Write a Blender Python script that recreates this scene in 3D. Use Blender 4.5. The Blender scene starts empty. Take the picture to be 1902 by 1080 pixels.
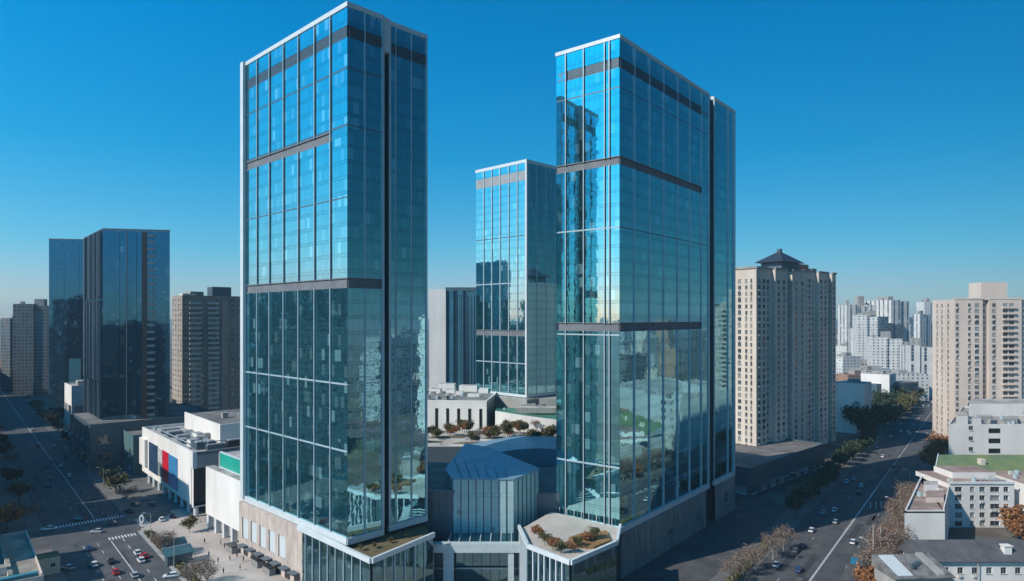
import bpy, math, random
from mathutils import Vector, Matrix
R = math.radians
S = bpy.context.scene
COL = S.collection
rnd = random.Random(7)

# ------------------------------------------------------------------ camera, sky, sun, exposure
F, CX, HZ, CAMH = 1243.0, 951.0, 590.0, 75.0      # focal length, centre and horizon in photo pixels; eye height in metres
cam_d = bpy.data.cameras.new('camera'); cam = bpy.data.objects.new('camera', cam_d); COL.objects.link(cam)
cam.location = (0, 0, CAMH); cam.rotation_euler = (R(90), 0, 0)
cam_d.sensor_width = 36.0; cam_d.lens = 36.0 * F / 1902.0
cam_d.shift_y = (HZ - 540.0) / 1902.0
cam_d.clip_end = 40000; cam_d.clip_start = 1
S.camera = cam

SUN_EL = 38.0
SUN_TO = Vector((-0.86, -0.51, 0)).normalized()
sdir = Vector((SUN_TO.x * math.cos(R(SUN_EL)), SUN_TO.y * math.cos(R(SUN_EL)), math.sin(R(SUN_EL))))
W = bpy.data.worlds.new('World'); S.world = W; W.use_nodes = True
nt = W.node_tree; nt.nodes.clear()
sky = nt.nodes.new('ShaderNodeTexSky'); sky.sky_type = 'NISHITA'; sky.sun_disc = False
sky.sun_elevation = R(SUN_EL); sky.sun_rotation = math.atan2(SUN_TO.x, SUN_TO.y)
sky.altitude = 200; sky.air_density = 1.0; sky.dust_density = 0.4; sky.ozone_density = 3.0
# clear-winter-sky grading of the physical sky: deep azure overhead, pale cyan at the horizon, and a steep darkening to the right, added so the glass mirrors it darker
gtc = nt.nodes.new('ShaderNodeTexCoord'); gsp = nt.nodes.new('ShaderNodeSeparateXYZ'); nt.links.new(gtc.outputs['Generated'], gsp.inputs[0])
grp = nt.nodes.new('ShaderNodeValToRGB'); ge = grp.color_ramp.elements
for i, (p_, c_) in enumerate([(0.0, (.92, .92, 1.16)), (.05, (.68, .885, 1.18)), (.10, (.40, .95, 1.2)), (.225, (.10, 1.02, 1.36)), (.38, (.005, 1.12, 1.62)), (1.0, (.03, 1.05, 1.55))]):
    el_ = ge[0] if i == 0 else ge[-1] if i == 5 else ge.new(p_); el_.position = p_; el_.color = tuple(v / 1.5 for v in c_) + (1,)
nt.links.new(gsp.outputs['Z'], grp.inputs[0])
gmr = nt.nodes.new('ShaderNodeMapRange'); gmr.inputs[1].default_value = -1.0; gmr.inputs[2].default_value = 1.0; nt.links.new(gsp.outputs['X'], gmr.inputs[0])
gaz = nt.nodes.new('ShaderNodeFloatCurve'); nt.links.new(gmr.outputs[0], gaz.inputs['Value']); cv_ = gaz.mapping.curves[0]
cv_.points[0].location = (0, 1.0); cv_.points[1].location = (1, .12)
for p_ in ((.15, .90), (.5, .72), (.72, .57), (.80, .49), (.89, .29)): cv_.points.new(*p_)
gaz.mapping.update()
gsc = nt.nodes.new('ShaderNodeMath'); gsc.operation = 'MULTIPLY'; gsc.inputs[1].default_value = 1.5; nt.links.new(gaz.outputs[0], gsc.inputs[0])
gm1 = nt.nodes.new('ShaderNodeMix'); gm1.data_type = 'RGBA'; gm1.blend_type = 'MULTIPLY'; gm1.inputs[0].default_value = 1.0; gm1.clamp_result = False
nt.links.new(sky.outputs[0], gm1.inputs[6]); nt.links.new(grp.outputs[0], gm1.inputs[7])
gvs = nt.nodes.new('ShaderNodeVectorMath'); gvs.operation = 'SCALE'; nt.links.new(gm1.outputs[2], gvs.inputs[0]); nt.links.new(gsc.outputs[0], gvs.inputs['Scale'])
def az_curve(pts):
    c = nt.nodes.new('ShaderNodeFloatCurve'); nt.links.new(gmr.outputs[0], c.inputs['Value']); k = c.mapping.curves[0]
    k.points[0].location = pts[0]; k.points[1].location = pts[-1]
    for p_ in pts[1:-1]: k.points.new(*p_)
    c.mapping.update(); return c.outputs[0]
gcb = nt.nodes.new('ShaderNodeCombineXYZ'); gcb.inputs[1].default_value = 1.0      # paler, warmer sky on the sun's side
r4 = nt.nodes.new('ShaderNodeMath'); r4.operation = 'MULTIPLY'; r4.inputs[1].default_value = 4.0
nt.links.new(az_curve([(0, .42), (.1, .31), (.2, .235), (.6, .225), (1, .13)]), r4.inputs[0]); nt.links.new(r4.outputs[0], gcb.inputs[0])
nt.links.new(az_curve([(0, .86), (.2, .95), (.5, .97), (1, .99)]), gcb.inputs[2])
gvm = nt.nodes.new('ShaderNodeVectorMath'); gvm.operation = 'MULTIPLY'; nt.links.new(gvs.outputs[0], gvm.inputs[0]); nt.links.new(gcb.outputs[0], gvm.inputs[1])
bg = nt.nodes.new('ShaderNodeBackground'); bg.inputs[1].default_value = 0.138
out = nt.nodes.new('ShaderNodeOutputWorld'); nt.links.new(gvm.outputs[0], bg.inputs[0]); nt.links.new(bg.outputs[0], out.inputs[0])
sl = bpy.data.lights.new('sun', 'SUN'); sl.energy = 5.0; sl.angle = R(0.5); sl.color = (1.0, 0.93, 0.84)
so = bpy.data.objects.new('sun', sl); COL.objects.link(so); so.rotation_euler = sdir.to_track_quat('Z', 'Y').to_euler()
S.view_settings.view_transform = 'Standard'; S.view_settings.look = 'None'
S.view_settings.exposure = 0.0; S.view_settings.gamma = 1.0; S.view_settings.use_curve_mapping = False
S.cycles.use_denoising = True
S.cycles.max_bounces = 6; S.cycles.glossy_bounces = 4; S.cycles.diffuse_bounces = 3; S.cycles.volume_bounces = 0
S.cycles.transparent_max_bounces = 6
S.cycles.sample_clamp_indirect = 6

# ------------------------------------------------------------------ pixel -> place
def at(px, py, D): return Vector(((px - CX) / F * D, D, CAMH - (py - HZ) / F * D))
def gnd(px, py, z=0.0):
    D = (CAMH - z) * F / (py - HZ); return Vector(((px - CX) / F * D, D, z))
def ordw(n):
    if n >= 20: return '%d%s' % (n + 1, {1: 'st', 2: 'nd', 3: 'rd'}.get((n + 1) % 10, 'th'))
    return ['first','second','third','fourth','fifth','sixth','seventh','eighth','ninth','tenth','eleventh','twelfth','thirteenth',
            'fourteenth','fifteenth','sixteenth','seventeenth','eighteenth','nineteenth','twentieth'][n]

# ------------------------------------------------------------------ materials
def lin(c): return tuple(x for x in c) + (1,)
MATS = {}
def mat(name, c, rough=0.8, metal=0.0, var=0.18, scale=0.35, c2=None, bump=0.0, spec=None, streak=False):
    """plain surface with weathering: low-frequency noise mixes c with c2 (default: darker c)"""
    if name in MATS: return MATS[name]
    m = bpy.data.materials.new(name); m.use_nodes = True; n = m.node_tree.nodes; l = m.node_tree.links
    b = n['Principled BSDF']; b.inputs['Roughness'].default_value = rough; b.inputs['Metallic'].default_value = metal
    if spec is not None: b.inputs['Specular IOR Level'].default_value = spec
    tc = n.new('ShaderNodeTexCoord'); nz = n.new('ShaderNodeTexNoise'); nz.inputs['Scale'].default_value = scale
    nz.inputs['Detail'].default_value = 6; nz.inputs['Roughness'].default_value = 0.65
    mp = n.new('ShaderNodeMapping'); mp.inputs['Scale'].default_value = (1, 1, 0.25 if streak else 1)
    l.new(tc.outputs['Object'], mp.inputs[0]); l.new(mp.outputs[0], nz.inputs['Vector'])
    rp = n.new('ShaderNodeValToRGB'); rp.color_ramp.elements[0].position = 0.32; rp.color_ramp.elements[1].position = 0.68
    d = c2 or tuple(x * (1 - 2 * var) for x in c)
    rp.color_ramp.elements[0].color = lin(d); rp.color_ramp.elements[1].color = lin(tuple(min(1, x * (1 + var * .35)) for x in c))
    l.new(nz.outputs['Fac'], rp.inputs[0]); l.new(rp.outputs[0], b.inputs['Base Color'])
    if bump:
        bp = n.new('ShaderNodeBump'); bp.inputs['Strength'].default_value = bump; l.new(nz.outputs['Fac'], bp.inputs['Height']); l.new(bp.outputs[0], b.inputs['Normal'])
    MATS[name] = m; return m

def math_node(n, l, op, a, b=None):
    x = n.new('ShaderNodeMath'); x.operation = op
    for i, v in enumerate((a, b)):
        if v is None: continue
        if isinstance(v, (int, float)): x.inputs[i].default_value = v
        else: l.new(v, x.inputs[i])
    return x.outputs[0]

def glass_mat(name, dark, tint_c, refl=0.75, rough=0.03, blinds=0.25, blind_c=(0.35, 0.5, 0.55), lift=1.5):
    """coated curtain-wall glass: each pane (mesh island) has its own slight shade, some with blinds drawn behind"""
    m = bpy.data.materials.new(name); m.use_nodes = True; n = m.node_tree.nodes; l = m.node_tree.links
    n.remove(n['Principled BSDF']); o = n['Material Output']
    geo = n.new('ShaderNodeNewGeometry')
    r = geo.outputs['Random Per Island']
    ramp = n.new('ShaderNodeValToRGB'); ramp.color_ramp.interpolation = 'CONSTANT'
    e = ramp.color_ramp.elements; e[0].position = 0; e[0].color = lin(dark); e[1].position = 1 - blinds; e[1].color = lin(tuple(x * .45 for x in blind_c))
    e2 = e.new(0.4); e2.color = lin(tuple(x * lift for x in dark)); e3 = e.new(1 - blinds * .3); e3.color = lin(blind_c)
    l.new(r, ramp.inputs[0])
    df = n.new('ShaderNodeBsdfDiffuse'); l.new(ramp.outputs[0], df.inputs['Color'])
    gl = n.new('ShaderNodeBsdfGlossy'); gl.inputs['Roughness'].default_value = rough
    jit = math_node(n, l, 'MULTIPLY_ADD', r, 0.06); jit.node.inputs[2].default_value = 0.95
    vm = n.new('ShaderNodeVectorMath'); vm.operation = 'SCALE'; vm.inputs[0].default_value = tint_c; l.new(jit, vm.inputs['Scale'])
    l.new(vm.outputs[0], gl.inputs['Color'])
    tc = n.new('ShaderNodeTexCoord'); nz = n.new('ShaderNodeTexNoise'); nz.inputs['Scale'].default_value = 0.35; nz.inputs['Detail'].default_value = 2
    l.new(tc.outputs['Object'], nz.inputs['Vector'])
    bp = n.new('ShaderNodeBump'); bp.inputs['Strength'].default_value = 0.012; bp.inputs['Distance'].default_value = 1.0
    l.new(nz.outputs['Fac'], bp.inputs['Height']); l.new(bp.outputs[0], gl.inputs['Normal'])
    fr = n.new('ShaderNodeFresnel'); fr.inputs['IOR'].default_value = 1.5
    fac = math_node(n, l, 'MAXIMUM', fr.outputs[0], refl)
    mx = n.new('ShaderNodeMixShader'); l.new(fac, mx.inputs[0]); l.new(df.outputs[0], mx.inputs[1]); l.new(gl.outputs[0], mx.inputs[2])
    l.new(mx.outputs[0], o.inputs['Surface']); MATS[name] = m; return m

def facade_mat(name, wall, cw, ch, x0, x1, y0, y1, glass=(0.03, 0.05, 0.07), pale=0.3, curtain=None):
    """far wall with a window grid (uv in metres); window shades vary from cell to cell"""
    if name in MATS: return MATS[name]
    m = bpy.data.materials.new(name); m.use_nodes = True; n = m.node_tree.nodes; l = m.node_tree.links; b = n['Principled BSDF']
    uv = n.new('ShaderNodeUVMap'); sp = n.new('ShaderNodeSeparateXYZ'); l.new(uv.outputs[0], sp.inputs[0])
    us = math_node(n, l, 'DIVIDE', sp.outputs[0], cw); vs = math_node(n, l, 'DIVIDE', sp.outputs[1], ch)
    fu = math_node(n, l, 'FRACT', us); fv = math_node(n, l, 'FRACT', vs)
    k = None
    for f, op, t in ((fu, 'GREATER_THAN', x0), (fu, 'LESS_THAN', x1), (fv, 'GREATER_THAN', y0), (fv, 'LESS_THAN', y1)):
        g = math_node(n, l, op, f, t); k = g if k is None else math_node(n, l, 'MULTIPLY', k, g)
    cb = n.new('ShaderNodeCombineXYZ'); l.new(math_node(n, l, 'FLOOR', us), cb.inputs[0]); l.new(math_node(n, l, 'FLOOR', vs), cb.inputs[1])
    wn = n.new('ShaderNodeTexWhiteNoise'); wn.noise_dimensions = '2D'; l.new(cb.outputs[0], wn.inputs['Vector'])
    rp = n.new('ShaderNodeValToRGB'); rp.color_ramp.interpolation = 'CONSTANT'; e = rp.color_ramp.elements
    e[0].color = lin(glass); e[1].position = 1 - pale; e[1].color = lin(tuple(.3 * w + .04 for w in wall)); q = e.new(.4); q.color = lin(tuple(g * 2 for g in glass))
    q = e.new(1 - pale * (.55 if curtain else .3)); q.color = lin(curtain or tuple(.75 * w for w in wall))
    l.new(wn.outputs['Value'], rp.inputs[0])
    tc = n.new('ShaderNodeTexCoord'); nz = n.new('ShaderNodeTexNoise'); nz.inputs['Scale'].default_value = .12; nz.inputs['Detail'].default_value = 6
    l.new(tc.outputs['Object'], nz.inputs['Vector'])
    wr = n.new('ShaderNodeValToRGB'); wr.color_ramp.elements[0].position = .3; wr.color_ramp.elements[1].position = .7
    wr.color_ramp.elements[0].color = lin(tuple(x * .74 for x in wall)); wr.color_ramp.elements[1].color = lin(wall); l.new(nz.outputs['Fac'], wr.inputs[0])
    mx = n.new('ShaderNodeMix'); mx.data_type = 'RGBA'; l.new(k, mx.inputs[0]); l.new(wr.outputs[0], mx.inputs[6]); l.new(rp.outputs[0], mx.inputs[7])
    l.new(mx.outputs[2], b.inputs['Base Color'])
    rg = math_node(n, l, 'MULTIPLY_ADD', k, -0.6); rg.node.inputs[2].default_value = 0.85; l.new(rg, b.inputs['Roughness'])
    MATS[name] = m; return m

# ------------------------------------------------------------------ mesh builder
class MB:
    def __init__(s): s.v = []; s.f = []; s.m = []; s.uv = []
    def face(s, pts, m=0, uv=None):
        i = len(s.v); s.v += [tuple(p) for p in pts]; s.f.append(tuple(range(i, i + len(pts)))); s.m.append(m)
        s.uv.append(uv or [(p[0], p[1]) for p in pts])
    def prism(s, poly, z0, z1, m=0, mt=None, bottom=False, ztop=None):
        mt = m if mt is None else mt; n = len(poly); run = 0.0
        zt = ztop or [z1] * n
        for i in range(n):
            p, q = poly[i], poly[(i + 1) % n]; d = math.hypot(q[0] - p[0], q[1] - p[1])
            s.face([(p[0], p[1], z0), (q[0], q[1], z0), (q[0], q[1], zt[(i + 1) % n]), (p[0], p[1], zt[i])], m,
                   [(run, z0), (run + d, z0), (run + d, z1), (run, z1)]); run += d
        s.face([(p[0], p[1], zt[i]) for i, p in enumerate(poly)], mt)
        if bottom: s.face([(p[0], p[1], z0) for p in reversed(poly)], m)
    def box(s, x0, x1, y0, y1, z0, z1, m=0, mt=None, bottom=True):
        s.prism([(x0, y0), (x1, y0), (x1, y1), (x0, y1)], z0, z1, m, mt, bottom)
    def tube(s, p, q, r0, r1, n=6, m=0, cap=True):
        p, q = Vector(p), Vector(q); d = (q - p).normalized()
        a = d.orthogonal().normalized(); b = d.cross(a)
        A = [p + (a * math.cos(t) + b * math.sin(t)) * r0 for t in (i * 2 * math.pi / n for i in range(n))]
        B = [q + (a * math.cos(t) + b * math.sin(t)) * r1 for t in (i * 2 * math.pi / n for i in range(n))]
        for i in range(n): s.face([A[i], A[(i + 1) % n], B[(i + 1) % n], B[i]], m)
        if cap: s.face(B, m); s.face(A[::-1], m)
    def mesh(s, name, mats):
        me = bpy.data.meshes.new(name); me.from_pydata(s.v, [], s.f)
        for x in mats: me.materials.append(x)
        me.polygons.foreach_set('material_index', s.m)
        ul = me.uv_layers.new(name='UVMap'); ul.data.foreach_set('uv', [c for f in s.uv for u in f for c in u])
        me.update(); return me
    def build(s, name, mats, parent=None, loc=None, rotz=0, label=None):
        mats = mats if isinstance(mats, (list, tuple)) else [mats]
        return link(name, s.mesh(name, mats), parent, loc, rotz, label)
def link(name, data, parent=None, loc=None, rotz=0, label=None):
    o = bpy.data.objects.new(name, data); COL.objects.link(o); o.parent = parent
    if loc is not None: o.location = loc
    if rotz: o.rotation_euler = (0, 0, rotz)
    if label: o['label'] = label
    return o
def thing(name, label, cat, loc=(0, 0, 0), rotz=0.0, group=None):
    o = bpy.data.objects.new(name, None); COL.objects.link(o); o.location = loc; o.rotation_euler = (0, 0, rotz); o.empty_display_size = .1
    o['label'] = label; o['category'] = cat
    if group: o['group'] = group
    return o
def chk(l):
    if not 4 <= len(l.replace('-', ' ').split()) <= 16: print('LABEL', len(l.split()), l)
def tag(o, label, cat, group=None):
    o['label'] = label; o['category'] = cat
    if group: o['group'] = group
    return o
KIDS = {}
def kids_of(root):
    if root.name not in KIDS: KIDS[root.name] = [(c, [g for g in c.children]) for c in root.children]
    return KIDS[root.name]
def dup(root, loc, rotz=0.0, label=None, group=None, scale=None, swap=None):
    r = root.copy(); COL.objects.link(r); r.location = loc; r.rotation_euler = (0, 0, rotz)
    if scale: r.scale = scale if isinstance(scale, tuple) else (scale,) * 3
    if label: r['label'] = label; chk(label)
    if group: r['group'] = group
    for ch, gs in kids_of(root):
        c = ch.copy(); COL.objects.link(c); c.parent = r
        if swap and swap.get(ch.data): c.data = swap[ch.data]
        for g in gs:
            d = g.copy(); COL.objects.link(d); d.parent = c
    return r
def struct(o): o['kind'] = 'structure'; return o
def stuff(o): o['kind'] = 'stuff'; return o

# ------------------------------------------------------------------ walls with real openings, windows as parts
def wall(mb, o, u, Wd, z0, z1, cols, rows, m=0, depth=0.25, mr=None):
    """wall from o along u (outward normal = u x z) with openings cols x rows, reveals included; returns openings"""
    mr = m if mr is None else mr
    n = (u[1], -u[0])
    P = lambda a, z, d=0.0: (o[0] + u[0] * a - n[0] * d, o[1] + u[1] * a - n[1] * d, z)
    us = sorted({0.0, Wd, *[c for p in cols for c in p]}); zs = sorted({z0, z1, *[c for p in rows for c in p]})
    cs, rs = set(map(tuple, cols)), set(map(tuple, rows)); res = []
    if not cols or not rows: us, zs = [0.0, Wd], [z0, z1]
    for i in range(len(us) - 1):
        for j in range(len(zs) - 1):
            a, b, c, d = us[i], us[i + 1], zs[j], zs[j + 1]
            if (a, b) in cs and (c, d) in rs:
                for p, q in (((a, c), (b, c)), ((b, c), (b, d)), ((b, d), (a, d)), ((a, d), (a, c))):
                    mb.face([P(*p), P(*q), P(q[0], q[1], depth), P(p[0], p[1], depth)], mr)
                res.append((Vector(P((a + b) / 2, c, depth)), b - a, d - c, math.atan2(u[1], u[0])))
            else:
                mb.face([P(a, c), P(b, c), P(b, d), P(a, d)], m, [(a, c), (b, c), (b, d), (a, d)])
    return res
WIN = {}
def win_mesh(w, h, v, fr):
    k = (round(w, 2), round(h, 2), v, fr.name)
    if k not in WIN:
        mb = MB(); t = min(.09, w * .06)
        for x0, x1, z0, z1 in ((-w/2, -w/2 + t, 0, h), (w/2 - t, w/2, 0, h), (-w/2 + t, w/2 - t, 0, t), (-w/2 + t, w/2 - t, h - t, h), (-t/2, t/2, t, h - t)):
            mb.box(x0, x1, -.06, .02, z0, z1, 0)
        mb.face([(-w/2, 0, 0), (w/2, 0, 0), (w/2, 0, h), (-w/2, 0, h)], 1)
        mb.box(-w/2 - .1, w/2 + .1, -.42, -.26, -.12, 0, 0)
        if v == 2: mb.box(-w * .45, w * .1, -.75, -.28, -.85, -.2, 2)
        WIN[k] = mb.mesh('window', [fr, [M_pane, M_pane_c, M_pane, M_pane_b][v], M_ac])
    return WIN[k]
def put_windows(parent, ops, fr, cap=100, seed=1, acs=.12):
    rr = random.Random(seed); mw = parent.matrix_basis
    ops = sorted(ops, key=lambda q: (mw @ q[0] - cam.location).length)
    rest = MB()
    for i, (p, w, h, a) in enumerate(ops):
        x = rr.random(); v = 2 if x < acs else 1 if x < .3 + acs else 3 if x < .5 + acs else 0
        me = win_mesh(w, h, v, fr)
        if i < cap: link('window', me, parent, p, a)
        else:
            rot = Matrix.Rotation(a, 4, 'Z')
            for f in me.polygons: rest.face([p + (rot @ me.vertices[q].co) for q in f.vertices], [0, 1 + (v in (1, 3)), 3][f.material_index])
    if rest.f: stuff(rest.build('windows', [fr, M_pane, M_pane_c, M_ac], parent))

# palette
M_pane = mat('window_pane', (0.025, 0.04, 0.055), 0.06, 0.0, .1, spec=0.9)
M_pane_c = mat('window_curtained', (0.30, 0.31, 0.30), 0.35, 0, .2, 2.0)
M_pane_b = mat('window_bluish', (0.07, 0.12, 0.15), 0.08, 0, .2, 2.0, spec=.9)
M_ac = mat('air_conditioner_white', (0.55, 0.54, 0.50), 0.6, 0, .15)
M_white = mat('white_metal', (0.56, 0.60, 0.61), 0.42, 0.0, .06, .2)
M_fin = mat('aluminium_fin', (0.44, 0.54, 0.58), 0.32, 0.25, .06, .2)
M_grey = mat('grey_cladding', (0.30, 0.31, 0.32), 0.6, 0, .12, .15)
M_band = mat('refuge_floor_grey', (0.155, 0.165, 0.18), 0.7, 0, .15, .2)
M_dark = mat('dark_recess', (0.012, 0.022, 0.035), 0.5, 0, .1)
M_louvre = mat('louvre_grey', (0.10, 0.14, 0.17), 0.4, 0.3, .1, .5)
M_stone = mat('podium_stone', (0.50, 0.42, 0.37), 0.75, 0, .22, .5, c2=(0.34, 0.27, 0.235), streak=True)
M_stone_d = mat('podium_stone_grey', (0.26, 0.25, 0.24), 0.75, 0, .2, .5, streak=True)
M_asph = mat('asphalt', (0.082, 0.082, 0.084), 0.85, 0, .3, .16, c2=(0.042, 0.044, 0.048), bump=.15)
M_pave = mat('paving', (0.15, 0.145, 0.135), 0.85, 0, .2, .08)
M_plaza = mat('plaza_paving', (0.46, 0.40, 0.355), 0.8, 0, .14, .07)
M_paint = mat('road_paint', (0.72, 0.73, 0.72), 0.7, 0, .2, .8)
M_kerb = mat('kerb_stone', (0.36, 0.36, 0.35), 0.8)
M_roof = mat('flat_roof', (0.19, 0.18, 0.17), 0.9, 0, .28, .12)
M_roofl = mat('pale_roof', (0.42, 0.40, 0.37), 0.9, 0, .28, .12)
M_wallw = mat('white_wall', (0.74, 0.71, 0.665), 0.75, 0, .10, .09, streak=True)
M_wallp = mat('pink_beige_wall', (0.66, 0.55, 0.47), 0.8, 0, .12, .08, streak=True)
M_beige = mat('beige_wall', (0.66, 0.57, 0.48), 0.8, 0, .14, .06, streak=True)
M_concrete = mat('concrete', (0.34, 0.33, 0.31), 0.85, 0, .2, .2, streak=True)
M_hedge = mat('hedge_leaves', (0.055, 0.06, 0.018), 0.8, 0, .4, .9, c2=(0.02, 0.035, 0.01))
M_soil = mat('planted_soil', (0.16, 0.11, 0.06), 0.95, 0, .35, .25, c2=(0.07, 0.07, 0.025))
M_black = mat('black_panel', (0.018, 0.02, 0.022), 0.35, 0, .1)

G_main = glass_mat('tower_glass', (0.012, 0.072, 0.092), (0.48, 0.90, 0.95), .76, .025, .14, (0.26, 0.54, 0.58))
G_spand = glass_mat('spandrel_glass', (0.014, 0.074, 0.094), (0.46, 0.85, 0.90), .72, .03, .02, (0.16, 0.33, 0.36))
G_dark = glass_mat('dark_glass', (0.004, 0.012, 0.022), (0.09, 0.29, 0.45), .55, .05, .06, (0.10, 0.16, 0.2))
G_shop = glass_mat('podium_glass', (0.008, 0.025, 0.032), (0.26, 0.44, 0.50), .50, .05, .18, (0.10, 0.18, 0.2))
G_box = glass_mat('pavilion_glass', (0.34, 0.49, 0.49), (0.60, 0.78, 0.78), .16, .25, .04, (0.42, 0.55, 0.6), 1.1)

# ------------------------------------------------------------------ curtain wall
def curtain(mb, o, u, Wd, z0, z1, bays, floor=4.05, pw=1.5, skip=(), off=0.0, tilt=.0013, slot=.4):
    """panes between the bay lines; SKIP: (u0,u1,z0,z1) rectangles left open"""
    n = (u[1], -u[0]); nf = max(1, round((z1 - z0) / floor)); fh = (z1 - z0) / nf
    zs = sorted({round(z0 + i * fh, 3) for i in range(nf + 1)} | {z for s_ in skip for z in s_[2:] if z0 < z < z1})
    zs = [z for i, z in enumerate(zs) if i == 0 or z - zs[i - 1] > .02]
    for b in range(len(bays) - 1):
        a0, a1 = bays[b] + slot * (b > 0), bays[b + 1] - .05
        k = max(1, round((a1 - a0) / pw)); w = (a1 - a0) / k
        for i in range(k):
            for j, c0, d0, mi in [(j, *r_) for j in range(len(zs) - 1) for r_ in ((zs[j], zs[j] + .95, 1), (zs[j] + .95, zs[j + 1], 0)) if zs[j + 1] - zs[j] > 2] + [(j, zs[j], zs[j + 1], 1) for j in range(len(zs) - 1) if zs[j + 1] - zs[j] <= 2]:
                p, q, c, d = a0 + i * w + .015, a0 + (i + 1) * w - .015, c0 + .02, d0 - .02
                mu, mz = (p + q) / 2, (c + d) / 2
                if any(s0 < mu < s1 and t0 < mz < t1 for s0, s1, t0, t1 in skip): continue
                ta, tb = rnd.gauss(0, tilt), rnd.gauss(0, tilt)
                pts = []
                for (x, z) in ((p, c), (q, c), (q, d), (p, d)):
                    e = off + ta * (x - mu) + tb * (z - mz)
                    pts.append((o[0] + u[0] * x + n[0] * e, o[1] + u[1] * x + n[1] * e, z))
                mb.face(pts, mi)
def slab(o, u, a0, a1, d0, d1, z0, z1, mb=None, m=0):
    """box on a face: along u from a0 to a1, outward depth d0..d1"""
    mb = mb or MB(); n = (u[1], -u[0])
    P = lambda a, d: (o[0] + u[0] * a + n[0] * d, o[1] + u[1] * a + n[1] * d)
    mb.prism([P(a0, d1), P(a1, d1), P(a1, d0), P(a0, d0)], z0, z1, m, m, True)
    return mb
LF, FR = (0, -1), (1, 0)
def dress(t, o, u, Wd, z0, z1, bays, lines=(), bands=(), louvre=None, fin_mat=None, fins=True, sill=1.7, fin_d=.38, fin_w=.27):
    """mullions, transoms, refuge bands, louvres, sill of one tower face, each a part"""
    fm = fin_mat or M_fin
    cuts = sorted([(b[0], b[1], b[2], b[3]) for b in bands], key=lambda q: q[2])
    if fins:
        for a in bays[1:-1]:
            segs = []; z = z0
            for s0, s1, t0, t1 in cuts:
                if s0 <= a <= s1 + .1: segs.append((z, t0)); z = t1
            segs.append((z, z1)); mb = MB()
            for c, d in segs: slab(o, u, a - fin_w / 2, a + fin_w / 2, 0.02, fin_d, c, d, mb)
            mb.build('mullion', fm, t)
    for z, hh, light in lines:
        slab(o, u, .05, Wd - .05, -.3, .16 if light else .04, z - hh / 2, z + hh / 2).build('transom', M_fin if light else M_louvre, t)
    for s0, s1, t0, t1 in bands:
        mb = MB(); slab(o, u, s0, s1, -.45, -.3, t0, t1, mb); slab(o, u, s0, s1, -.3, 0.03, t0 - .3, t0 - .02, mb); slab(o, u, s0, s1, -.3, 0.03, t1 + .02, t1 + .3, mb)
        mb.build('refuge_band', M_band, t)
    if louvre:
        for i in range(len(bays) - 1):
            mb = MB()
            for k in range(6):
                zz = louvre[0] + (louvre[1] - louvre[0]) * k / 6
                slab(o, u, bays[i] + .6, bays[i + 1] - .3, -.25, 0.0, zz, zz + (louvre[1] - louvre[0]) / 6 * .7, mb)
            mb.build('louvre', M_louvre, t)
    if sill: slab(o, u, -.3, Wd + .3 if u == LF else Wd, -.3, .55, z0 - sill, z0 - .03).build('sill', M_white, t)

def lerp(n, L, first=0.0): return [first + (L - first) * i / n for i in range(n + 1)]

# ================================================================== GROUND, ROADS
def sheet(name, pts, z, m): mb = MB(); mb.face([(p[0], p[1], z) for p in pts], 0); return struct(mb.build(name, m))
def city_ground():
    m = bpy.data.materials.new('city_ground'); m.use_nodes = True; n = m.node_tree.nodes; l = m.node_tree.links; b = n['Principled BSDF']; b.inputs['Roughness'].default_value = .95
    tc = n.new('ShaderNodeTexCoord'); vo = n.new('ShaderNodeTexVoronoi'); vo.inputs['Scale'].default_value = .03
    nz = n.new('ShaderNodeTexNoise'); nz.inputs['Scale'].default_value = .05; nz.inputs['Detail'].default_value = 8
    l.new(tc.outputs['Object'], vo.inputs['Vector']); l.new(tc.outputs['Object'], nz.inputs['Vector'])
    rp = n.new('ShaderNodeValToRGB'); e = rp.color_ramp.elements; e[0].position = .3; e[0].color = (.05, .06, .04, 1); e[1].position = .7; e[1].color = (.20, .185, .165, 1)
    q = e.new(.5); q.color = (.11, .105, .09, 1)
    mx = n.new('ShaderNodeMix'); mx.data_type = 'RGBA'; mx.blend_type = 'MULTIPLY'; mx.inputs[0].default_value = .35
    l.new(nz.outputs['Fac'], rp.inputs[0]); l.new(rp.outputs[0], mx.inputs[6]); l.new(vo.outputs['Color'], mx.inputs[7]); l.new(mx.outputs[2], b.inputs['Base Color']); return m
sheet('ground', [(-26000, -6000), (26000, -6000), (26000, 30000), (-26000, 30000)], 0, city_ground())

def ribbon_pts(p, d, s0, s1, a0, a1):
    n = (d[1], -d[0])                                  # right-hand side of travel
    return [(p[0] + d[0] * a + n[0] * s, p[1] + d[1] * a + n[1] * s) for a, s in ((a0, s0), (a0, s1), (a1, s1), (a1, s0))]
def ribbon(name, p, d, s0, s1, a0, a1, z, m): return sheet(name, ribbon_pts(p, d, s0, s1, a0, a1), z, m)
def kerb(name, p, d, s0, s1, a0, a1, h, m):
    mb = MB(); mb.prism(ribbon_pts(p, d, s0, s1, a0, a1), 0, h, 0); return struct(mb.build(name, m))
D1 = Vector((-.645, .764)); P1 = Vector((-124, 212))     # left avenue: direction, a point on its lane line
D2 = Vector((.589, .808)); P2 = Vector((86, 192.2))      # right avenue: direction, a point on its median line
N1 = Vector((D1.y, -D1.x)); N2 = Vector((D2.y, -D2.x))
def on1(a, s, z=0): q = P1 + D1 * a + N1 * s; return Vector((q.x, q.y, z))
def on2(a, s, z=0): q = P2 + D2 * a + N2 * s; return Vector((q.x, q.y, z))

ribbon('road', P1, D1, -16, 9, -150, 1700, .02, M_asph)
ribbon('road', P2, D2, -15, 12, -150, 2600, .02, M_asph)
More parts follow.
